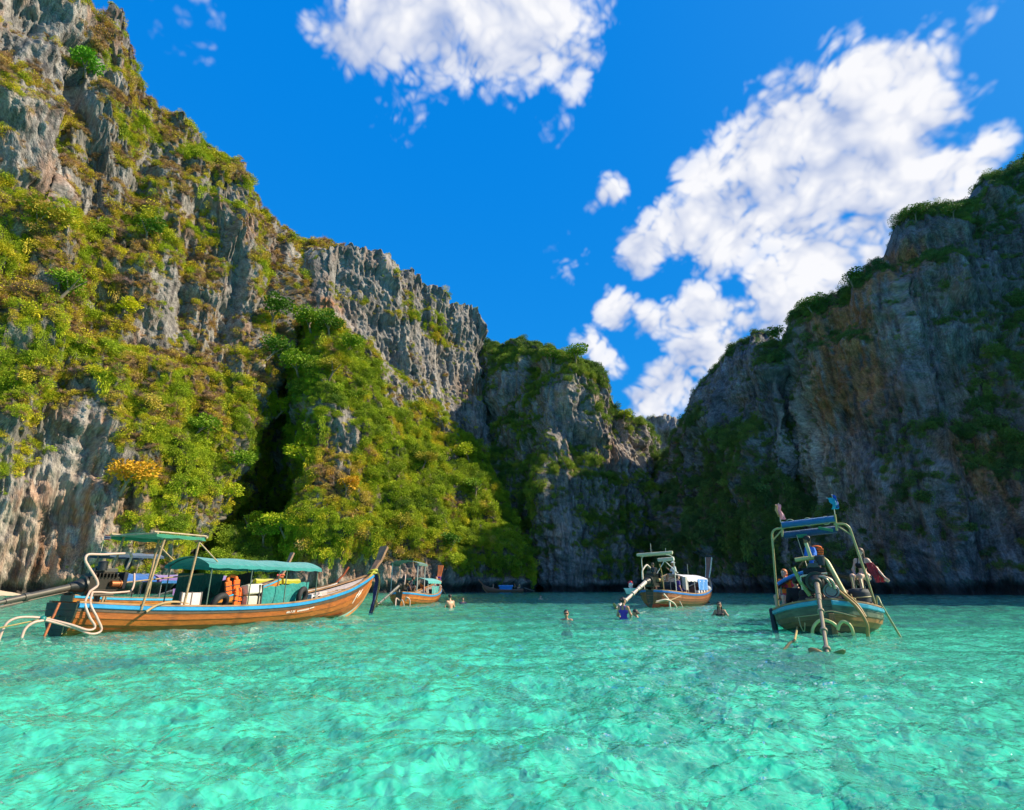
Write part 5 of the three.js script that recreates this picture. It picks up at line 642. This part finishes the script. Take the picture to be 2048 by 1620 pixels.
{ // right boat, seen from its stern
  const a = onSea(1662, 1271), b = V(13.15, 0, -24.5), B = boats.right = makeBoat({ L: 10.2, beam: 2.45, at: a, heading: head2(a, b), roll: -.035, strakes: 7, seg: 44, half: [[0, .08], [.02, .4], [.06, .8], [.11, .97], [.2, 1], [.5, 1], [.7, .86], [.85, .5], [1, .05]], fat: 3.0, sheer: [[0, .80], [.03, .72], [.09, .57], [.2, .53], [.5, .55], [.7, .7], [.85, 1.0], [1, 1.5]],
    label: 'weathered longtail boat seen from its stern at the right, blue rail and tall pipe frame', plank: (i, s) => i >= 5 ? wood(.03, .025, .012, .6) : i === 4 ? wood(.10, .065, .02, .6) : s > 0 && i >= 2 ? wood(.36, .18, .04, .6) : [wood(.08, .17, .12, .6), wood(.11, .17, .10, .6), wood(.17, .14, .06, .6), wood(.2, .12, .04, .6)][i % 4], transom: wood(.06, .10, .07, .6), rail: paint(.05, .40, .55), cap: wood(.42, .25, .12, .6), lining: paint(.07, .16, .28, .6), floor: DARKW, prow: wood(.3, .16, .08), prowTop: 2.3 });  // starboard lower planks painted orange as if sunlit, port side kept dark
  const L = B.H.L, H = B.H, YP = paint(.42, .40, .16, .4);
  canopy(B, { x0: 3.0, x1: 7.6, half: 1.12, h: 1.52, crown: .34, cloth: canvasCloth(.012, .014, .016), post: paint(.2, .22, .2), posts: 3, drop: .06, scallop: .01 }); part(B.g, 'canopy_edge', tube([-1, -.8, -.6, -.4, -.2].map((q) => [2.96, 1.56 - .34 * q * q, q * 1.14]), .05, 20, 8), paint(.01, .22, .62));
  for (const z of [-1, 1]) { part(B.g, 'frame_post', tube([[1.9, .4, z * 1.18], [1.85, 1.2, z * 1.12], [1.8, 2.2, z * 1.02], [1.8, 2.6, z * .98], [1.8, 2.72, z * .88], [1.8, 2.74, z * .62]], .032, 36, 10, .2), YP); part(B.g, 'frame_brace', bar([1.8, 2.4, z * 1.0], [1.8, 2.7, z * .68], .02), YP); }
  part(B.g, 'awning_bracket', join(bar([1.8, 2.50, -.72], [1.8, 2.93, -.66], .03), bar([1.8, 2.56, .66], [1.8, 3.0, .7], .03), bar([1.8, 2.74, -.7], [1.8, 2.80, .7], .025)), YP);
  part(B.g, 'awning_roll', bar([1.75, 2.82, -.68], [1.75, 2.88, .66], .085, .085, 16), canvasCloth(.01, .20, .50)); part(B.g, 'awning_roll', bar([1.9, 2.54, -.68], [1.9, 2.60, .66], .10, .10, 16), canvasCloth(.008, .10, .26)); part(B.g, 'roll_patch', join(box(.02, .1, .26, 1.79, 2.48, -.22), box(.02, .08, .36, 1.79, 2.62, .4, .3)), canvasCloth(.05, .4, .2)); for (const z of [-.45, 0, .45]) part(B.g, 'roll_tie', new THREE.TorusGeometry(.11, .012, 6, 18).rotateY(Math.PI / 2).translate(1.75, 2.85, z), paint(.5, .5, .3)); part(B.g, 'hanging_cord', bar([1.8, 2.5, -.35], [1.2, 1.5, -.22], .010), paint(.6, .5, .3));
  const tip = B.local(onSea(1655, 1312)); engine(B, { x: .7, y: 1.16, z: -.08, scale: 1.1, shaft: [tip.x, tip.y - .05, tip.z], shaftR: .042, shaftMat: metal(.34, .30, .22), steel: metal(.02, .02, .02), accent: metal(.2, .16, .1), tillerLen: 1.6, pipe: [{ r: .055, m: paint(.60, .55, .22), pts: [[.1, .58, -.36], [.05, .6, -.1], [.0, .6, .18], [-.1, .5, .3], [-.25, .1, .42], [-.35, -.25, .52]] }, { r: .045, m: paint(.5, .52, .3), pts: [[.0, .62, -.02], [-.02, .8, -.04], [-.02, .95, -.06]] }] });
  part(B.g, 'engine_guard', tube([[.3, 1.05, -.42], [.3, 1.3, -.42], [.3, 1.38, -.36], [.3, 1.42, .2]], .025, 20, 8), CREAM); part(B.g, 'lever', tube([[.3, .9, -.28], [.32, 1.2, -.42], [.34, 1.45, -.5], [.34, 1.6, -.54]], .05, 16, 8), paint(.25, .34, .1)); part(B.g, 'belt_wheel', join(new THREE.TorusGeometry(.16, .03, 10, 24).rotateY(Math.PI / 2).translate(.2, 1.0, .2), bar([.18, 1.0, .2], [.24, 1.0, .2], .12, .12, 18)), metal(.25, .25, .24)); part(B.g, 'engine_bed', box(.7, .22, .8, .55, .74, 0), wood(.3, .2, .12)); part(B.g, 'engine_piping', join(tube([[.2, 1.25, -.1], [.1, 1.35, .05], [.1, 1.25, .25], [.15, 1.05, .3]], .035, 16, 8), tube([[.2, 1.32, .0], [.05, 1.28, .15], [.1, 1.1, .22]], .03, 16, 8)), metal(.5, .42, .3));
  const ORH = paint(.40, .26, .07, .5);
  hose(B, [[.45, 1.15, .25], [.25, .95, .40], [.0, .62, .66], [-.1, .28, .78], [-.08, .06, .76], [-.05, -.1, .74]], .038, ORH); hose(B, [[.45, 1.12, .30], [.28, .95, .48], [.1, .66, .70], [.0, .4, .8]], .027, ORH);
  hose(B, [[-.3, -.15, -.38], [-.3, .12, -.37], [-.28, .30, -.25], [-.27, .36, -.1], [-.26, .3, .08], [-.25, .16, .2]], .036, paint(.6, .58, .22), 'pipe'); hose(B, [[-.26, .14, .16], [-.27, .28, .24], [-.26, .32, .34], [-.25, .2, .45], [-.24, -.15, .48]], .036, paint(.6, .58, .22), 'pipe'); part(B.g, 'pipe', bar([-.24, .08, .16], [-.2, -.2, .42], .026), paint(.6, .58, .25)); part(B.g, 'stern_line', join(tube([[-.12, .42, -.7], [-.2, .48, -.2], [-.2, .55, .1], [-.2, .42, .6]], .012, 20, 6), tube([[-.15, .42, -.62], [-.2, .2, -.6], [-.15, .1, -.55], [-.18, .3, -.5]], .014, 20, 6)), wood(.4, .38, .2));
  part(B.g, 'rudder', box(.06, .6, .12, -.1, .2, .1), wood(.3, .16, .06));
  part(B.g, 'fender_tyre', join(box(.3, .62, .12, 1.5, .28, -1.32, 0, 0, 0, .05), box(.24, .4, .1, 1.6, .0, -1.30, 0, 0, 0, .04)), rubber(.03, .04, .06)); part(B.g, 'ladder', join(bar([1.0, .66, 1.24], [.8, -.2, 1.5], .016), bar([1.3, .66, 1.24], [1.1, -.2, 1.5], .016), [0, .25, .5, .75, 1].map((q) => bar([lerp(1.0, .8, q), lerp(.6, -.15, q), lerp(1.26, 1.48, q)], [lerp(1.3, 1.1, q), lerp(.6, -.15, q), lerp(1.26, 1.48, q)], .012)), tube([[1.7, .55, 1.18], [1.45, .80, 1.2], [1.2, .82, 1.22], [1.0, .66, 1.24]], .018, 16, 8)), paint(.40, .45, .18)); part(B.g, 'bench', box(1.4, .05, 1.0, 1.9, .42, -.6), paint(.05, .13, .22));
  const bag = thing('black_barrel', 'black barrel tied with cords inside the right quarter of the stern-on boat', 'barrel'); bag.position.copy(B.world(1.5, .42, .82)); bag.rotation.y = B.g.rotation.y; part(bag, 'barrel', new THREE.LatheGeometry([[.001, 0], [.22, 0], [.25, .1], [.25, .5], [.22, .6], [.001, .62]].map((q) => new THREE.Vector2(...q)), 24), rubber(.035, .045, .05)); part(bag, 'cord', join(new THREE.TorusGeometry(.255, .015, 6, 24).rotateX(1.5).translate(0, .4, 0), bar([-.2, .62, .1], [.0, .85, .1], .02), bar([.1, .62, -.1], [.12, .9, -.1], .02)), paint(.5, .45, .2));
  { const t = thing('mooring_rope', 'pale rope from the stern of the right boat sinking into dark line on the water', 'rope', 'mooring ropes'); part(t, 'rope', tube([B.world(.1, .78, -.25), onSea(1607, 1243).setY(.38), onSea(1590, 1285).setY(.04)], .025, 24, 6), wood(.5, .4, .16)); part(t, 'wet_end', tube([onSea(1590, 1285).setY(.04), onSea(1580, 1292).setY(.05), onSea(1570, 1301).setY(.03), onSea(1557, 1305).setY(-.01)], .025, 24, 6), wood(.08, .08, .03)); }
  const bagOf = (label, p, sc, c) => { const t = thing('gear_bag', label, 'bag', 'bags on the deck of the right boat'); t.position.copy(p); t.rotation.y = B.g.rotation.y + sc; part(t, 'sack', join(ball(.26 * sc, .2 * sc, .2 * sc, 0, .18 * sc, 0), ball(.16 * sc, .14 * sc, .14 * sc, .08, .36 * sc, .02)), fabric(...c)); part(t, 'strap', tube([[-.14, .34 * sc, .04], [0, .56 * sc, .08], [.16, .38 * sc, .06]], .018, 16, 6), rubber(.05, .05, .05)); };
  bagOf('bulky black bag on the deck left of the engine of the stern-on boat', B.world(1.3, .5, -.35), 1.15, [.012, .012, .014]); bagOf('dark blue bag between the engine and the black barrel', B.world(1.4, .5, .42), 1.1, [.015, .02, .05]); bagOf('red and dark bag on the deck behind the engine of the stern-on boat', B.world(2.4, .5, .3), 1.2, [.22, .02, .02]);
  { const t = thing('fuel_can', 'yellowish plastic fuel can beside the black barrel in the right boat', 'fuel can'); t.position.copy(B.world(1.05, .48, .62)); t.rotation.y = B.g.rotation.y; part(t, 'can', box(.24, .34, .18, 0, .17, 0, 0, 0, 0, .03), paint(.45, .38, .12)); part(t, 'handle', tube([[-.08, .34, 0], [-.07, .41, 0], [.04, .41, 0], [.06, .34, 0]], .016, 12, 6), paint(.4, .33, .1)); part(t, 'cap', bar([.08, .33, 0], [.08, .38, 0], .03), rubber(.3, .03, .02)); }
  flag('pink and white pennant on the left end of the rolled awning', B.world(1.8, 2.90, -.7), .55, (t) => { part(t, 'pennant', clothStrip([[0, .52, 0], [-.02, .35, .03], [.04, .18, .05], [.08, .08, .03]], .14, [1, 0, .3]), canvasCloth(.70, .35, .45)); part(t, 'pennant_edge', clothStrip([[-.05, .5, .02], [-.08, .33, .04], [-.03, .16, .06]], .05, [1, 0, .3]), canvasCloth(.8, .5, .2)); });
  flag('light blue pennant on the right end of the rolled awning', B.world(1.8, 2.96, .7), .6, (t) => { part(t, 'pennant', clothStrip([[-.08, .5, 0], [-.02, .42, .03], [.02, .3, .05], [.03, .18, .03]], .15, [1, 0, .3]), canvasCloth(.01, .45, .70)); part(t, 'pennant_edge', clothStrip([[.03, .58, .02], [.08, .38, .04], [.07, .2, .06]], .08, [1, 0, .3]), canvasCloth(.01, .10, .55)); });
}
// ------------------------------------------------------------ people in the water and on the boats
const faceTo = (from, to) => Math.atan2(to.x - from.x, to.z - from.z), CAM = V(0, 0, 0);
const swim = (px, py, depth) => { const p = onSea(px, py); p.y = -depth; return p; };
const G1 = 'swimmers in the bay', G2 = 'people on the boats';
{ const p = swim(1133, 1241, .46); person('swimmer with dark sunglasses and wet hair, only the head out, facing us', { at: p, turn: faceTo(p, CAM), skin: 'tan', female: true, glasses: true, hair: { kind: 'bun', color: [.02, .015, .012] }, clothes: [{ name: 'swimsuit', torso: [-.12, .40], color: [.03, .03, .05] }], armL: [[.32, .28, .12], [.38, .30, .35]], armR: [[-.32, .28, .12], [-.38, .30, .35]], legs: false, group: G1 }); }
{ const p = swim(1248, 1238, .08); person('woman in a purple swimsuit seen from behind, waist deep with hair tied up', { at: p, turn: Math.PI * .83, female: true, skin: 'tan', hair: { kind: 'bun', color: [.015, .012, .012] }, headTurn: -.5, clothes: [{ name: 'swimsuit', torso: [-.14, .38], straps: true, color: [.07, .03, .30] }], armL: [[.24, .2, .05], [.14, .05, .22]], armR: [[-.25, .22, .04], [-.14, .05, .22]], legs: false, s: 1.02, group: G1 }); }
{ const p = swim(1281, 1235, .50); person('swimmer in a blue top bending low beside the woman in purple', { at: p, turn: -2.0, female: true, lean: .25, headTurn: .25, headTilt: .35, skin: 'tan', hair: { kind: 'tail', color: [.02, .013, .01] }, clothes: [{ name: 'top', torso: [-.12, .5], sleeves: .6, color: [.02, .16, .42] }], armL: [[.3, .4, .12], [.42, .42, .3]], armR: [[-.3, .4, .1], [-.42, .40, .28]], legs: false, group: G1 }); }
{ const p = swim(1441, 1233, .26); person('long-haired woman with sunglasses and black swimsuit, chest deep, facing us', { at: p, turn: faceTo(p, CAM) - .05, female: true, skin: 'tan', glasses: true, hair: { kind: 'long', color: [.03, .017, .01] }, clothes: [{ name: 'swimsuit', torso: [-.14, .36], straps: true, color: [.012, .012, .014] }], armL: [[.30, .26, .05], [.36, .18, .28]], armR: [[-.30, .26, .05], [-.38, .2, .28]], legs: false, group: G1 }); }
{ const p = swim(901, 1218, .12); person('bare-backed man standing waist deep with arms folded, back turned to us', { at: p, turn: -Math.PI * .80, skin: 'warm', hair: { kind: 'short', color: [.03, .018, .012] }, lean: .12, headTilt: .3, clothes: [{ name: 'swim_shorts', torso: [-.16, .02], color: [.12, .02, .02] }], armL: [[.27, .22, .1], [.02, .24, .22]], armR: [[-.27, .22, .1], [-.02, .2, .24]], legs: false, s: 1.05, group: G1 }); }
{ const p = swim(925, 1208, .38); person('dark-haired swimmer in dark top just behind the bare-backed man', { at: p, turn: faceTo(p, CAM) + .3, skin: 'tan', female: true, hair: { kind: 'tail', color: [.015, .012, .012] }, clothes: [{ name: 'top', torso: [-.12, .5], sleeves: .9, color: [.02, .02, .07] }], armL: [[.32, .36, .1], [.42, .36, .25]], legs: false, group: G1 }); }
{ const p = swim(1081, 1199, .44); person('lone far swimmer, head above the shaded water in front of the cliff', { at: p, turn: faceTo(p, CAM) + .5, skin: 'pale', hair: { kind: 'short', color: [.1, .06, .03] }, armL: [[.35, .38, .15], [.5, .44, .3]], legs: false, group: G1, clothes: [] }); }
const on = (B, x, y, z) => B.world(x, y, z), yawOf = (B) => Math.PI / 2 - 0 + B.g.rotation.y; // facing the bow
{ // right boat
  const B = boats.right, yaw = yawOf(B);
  person('boatman in a blue shirt standing behind the engine of the stern-on boat', { at: on(B, 1.7, 1.66, -.05), turn: yaw + 1.2, headTilt: .35, lean: .1, skin: 'brown', hair: { kind: 'short', color: [.008, .007, .007] }, clothes: [{ name: 'shirt', torso: [-.05, .5], sleeves: .7, color: [.01, .12, .50] }, { name: 'shorts', torso: [-.18, .02], legs: .9, color: [.03, .03, .035] }], armL: [[.24, .2, .1], [.16, .05, .28]], armR: [[-.24, .22, .05], [-.2, .0, .2]], legL: [[.1, -.42, .06], [.1, -.84, -.04]], legR: [[-.1, -.42, .04], [-.1, -.84, -.06]], group: G2 });
  jacket('orange life jacket behind the shoulder of the boatman in blue', on(B, 1.98, 1.96, .06), yaw + .2, .1, 'loose orange life jackets').scale.set(.75, .42, .7);
  person('woman in black bikini and sunglasses sitting on the roof edge of the stern-on boat', { at: on(B, 3.2, 1.34, 1.12), turn: yaw + Math.PI - .5, female: true, lean: -.12, headTurn: -.25, skin: 'pale', glasses: true, hair: { kind: 'long', color: [.10, .05, .025] }, clothes: [{ name: 'bikini_top', torso: [.24, .37], color: [.01, .01, .012], straps: true }, { name: 'bikini_bottom', torso: [-.15, .03], color: [.012, .012, .014] }], armL: [[.34, .22, -.1], [.52, -.02, -.06]], armR: [[-.22, .2, .05], [-.12, .0, .2]], legL: [[.12, .02, .42], [.14, -.36, .5]], legR: [[-.1, .02, .42], [-.1, -.36, .48]], group: G2 });
  { const t = thing('red_sarong', 'red sarong draped beside the woman in black bikini on the roof', 'sarong'); t.scale.setScalar(.62); t.position.copy(on(B, 3.05, 1.3, 1.42)); t.rotation.y = B.g.rotation.y; part(t, 'cloth', clothStrip([[0, .66, -.18], [-.02, .34, -.08], [0, .05, .04], [.05, -.2, .12]], .34, [.2, .1, 1]), canvasCloth(.30, .012, .03)); part(t, 'cloth', clothStrip([[.1, .42, .0], [.05, .22, .12], [.0, .05, .24], [.0, -.12, .34]], .16, [.3, .3, 1]), canvasCloth(.42, .015, .02)); }
  person('ginger-haired passenger in a red top and orange vest under the blue roof edge', { at: on(B, 3.4, .85, -.95), turn: yaw + 2.6, female: true, skin: 'pale', hair: { kind: 'tail', color: [.42, .12, .02] }, clothes: [{ name: 'top', torso: [-.1, .5], sleeves: .5, color: [.6, .03, .09] }], vest: [.85, .16, .01], legL: [[.12, .0, .4], [.12, -.4, .42]], legR: [[-.12, .0, .4], [-.12, -.4, .42]], group: G2 });
  person('passenger in a black shirt seated at the stern, back turned to us', { at: on(B, 1.7, .55, -.62), turn: yaw + .1, skin: 'tan', hair: { kind: 'short', color: [.006, .005, .005] }, clothes: [{ name: 'shirt', torso: [-.12, .52], sleeves: 1.5, color: [.008, .008, .009], thick: .025 }, { name: 'trousers', legs: 1, torso: [-.17, .02], color: [.012, .012, .015] }], legL: [[.14, .0, .4], [.14, -.36, .42]], legR: [[-.14, .0, .4], [-.14, -.36, .42]], group: G2, s: 1.05 });
  person('passenger in a red shirt seated just right of the one in black', { at: on(B, 2.2, .52, -.22), turn: yaw + .6, skin: 'pale', hair: { kind: 'short', color: [.05, .025, .01] }, clothes: [{ name: 'shirt', torso: [-.12, .5], sleeves: .7, color: [.5, .015, .02] }, { name: 'shorts', legs: .8, torso: [-.17, .02], color: [.06, .02, .15] }], legL: [[.12, .0, .4], [.12, -.4, .42]], legR: [[-.12, .0, .4], [-.12, -.4, .42]], group: G2, s: .9 });
}
{ const B = boats.white, yaw = yawOf(B);
  person('person in a white sun hat sitting on the white roof', { at: on(B, 3.6, 1.78, .1), turn: yaw + 2.3, skin: 'tan', hat: [.75, .72, .65], hair: { kind: 'short' }, clothes: [{ name: 'shirt', torso: [-.1, .5], sleeves: .8, color: [.55, .6, .62] }, { name: 'shorts', legs: .8, torso: [-.17, .02], color: [.3, .32, .3] }], armR: [[-.3, .25, .1], [-.25, .4, .3]], legL: [[.12, .03, .42], [.14, -.3, .5]], legR: [[-.12, .03, .42], [-.14, -.3, .5]], group: G2 });
  person('passenger in a dark purple top seated under the white roof', { at: on(B, 2.9, .95, .55), turn: yaw - .8, skin: 'pale', hair: { kind: 'short', color: [.03, .02, .01] }, clothes: [{ name: 'top', torso: [-.12, .5], sleeves: .7, color: [.05, .03, .2] }, { name: 'shorts', legs: .9, torso: [-.17, .02], color: [.03, .025, .12] }], legL: [[.12, .0, .4], [.12, -.4, .42]], legR: [[-.12, .0, .4], [-.12, -.4, .42]], group: G2 });
  person('boatman in dark clothes standing at the engine of the white-roofed boat', { at: on(B, 1.5, 1.65, -.35), turn: yaw + Math.PI, skin: 'brown', hair: { kind: 'short', color: [.008, .007, .006] }, clothes: [{ name: 'shirt', torso: [-.1, .5], sleeves: 1.6, color: [.015, .02, .025] }, { name: 'trousers', legs: 1, torso: [-.17, .02], color: [.015, .015, .02] }], armR: [[-.27, .3, .12], [-.22, .5, .2]], group: G2 }); }
{ const B = boats.green, yaw = yawOf(B);
  person('person in a purple top sitting at the bow of the green-roofed boat', { at: on(B, 8.0, 1.05, .25), turn: yaw - 1.4, female: true, skin: 'pale', hair: { kind: 'tail', color: [.25, .1, .06] }, clothes: [{ name: 'top', torso: [-.1, .48], sleeves: .4, color: [.10, .03, .10] }, { name: 'shorts', legs: .6, torso: [-.17, .02], color: [.03, .02, .04] }], legL: [[.12, .1, .38], [.12, -.26, .3]], legR: [[-.12, .1, .38], [-.12, -.26, .3]], group: G2 });
  person('person in a dark shirt crouching by the engine of the green-roofed boat', { at: on(B, 1.7, 1.0, .1), turn: yaw - 1.2, skin: 'brown', lean: .3, hair: { kind: 'short' }, clothes: [{ name: 'shirt', torso: [-.1, .5], sleeves: .8, color: [.03, .03, .05] }, { name: 'shorts', legs: .9, torso: [-.17, .02], color: [.05, .04, .04] }], legL: [[.14, .12, .36], [.12, -.3, .25]], legR: [[-.14, .12, .36], [-.12, -.3, .25]], group: G2 }); }
{ const B = boats.far, yaw = yawOf(B), sit = { legL: [[.12, .0, .4], [.12, -.4, .42]], legR: [[-.12, .0, .4], [-.12, -.4, .42]], group: G2 };
  person('bare-chested person seated near the bow of the tiny far boat', { at: on(B, 6.3, .95, .0), turn: yaw, skin: 'pale', hair: { kind: 'short', color: [.2, .1, .04] }, ...sit });
  person('person standing just behind the blue roof of the tiny far boat', { at: on(B, 1.7, 1.05, .1), turn: yaw, skin: 'warm', clothes: [{ name: 'shorts', legs: .8, torso: [-.17, .02], color: [.1, .1, .05] }], group: G2, s: .95 });
  person('person at the very stern of the tiny far boat', { at: on(B, .8, .98, -.3), turn: yaw + .6, skin: 'pale', clothes: [{ name: 'shirt', torso: [-.1, .5], sleeves: .6, color: [.3, .26, .1] }], ...sit }); }
renderer.render(scene, camera);
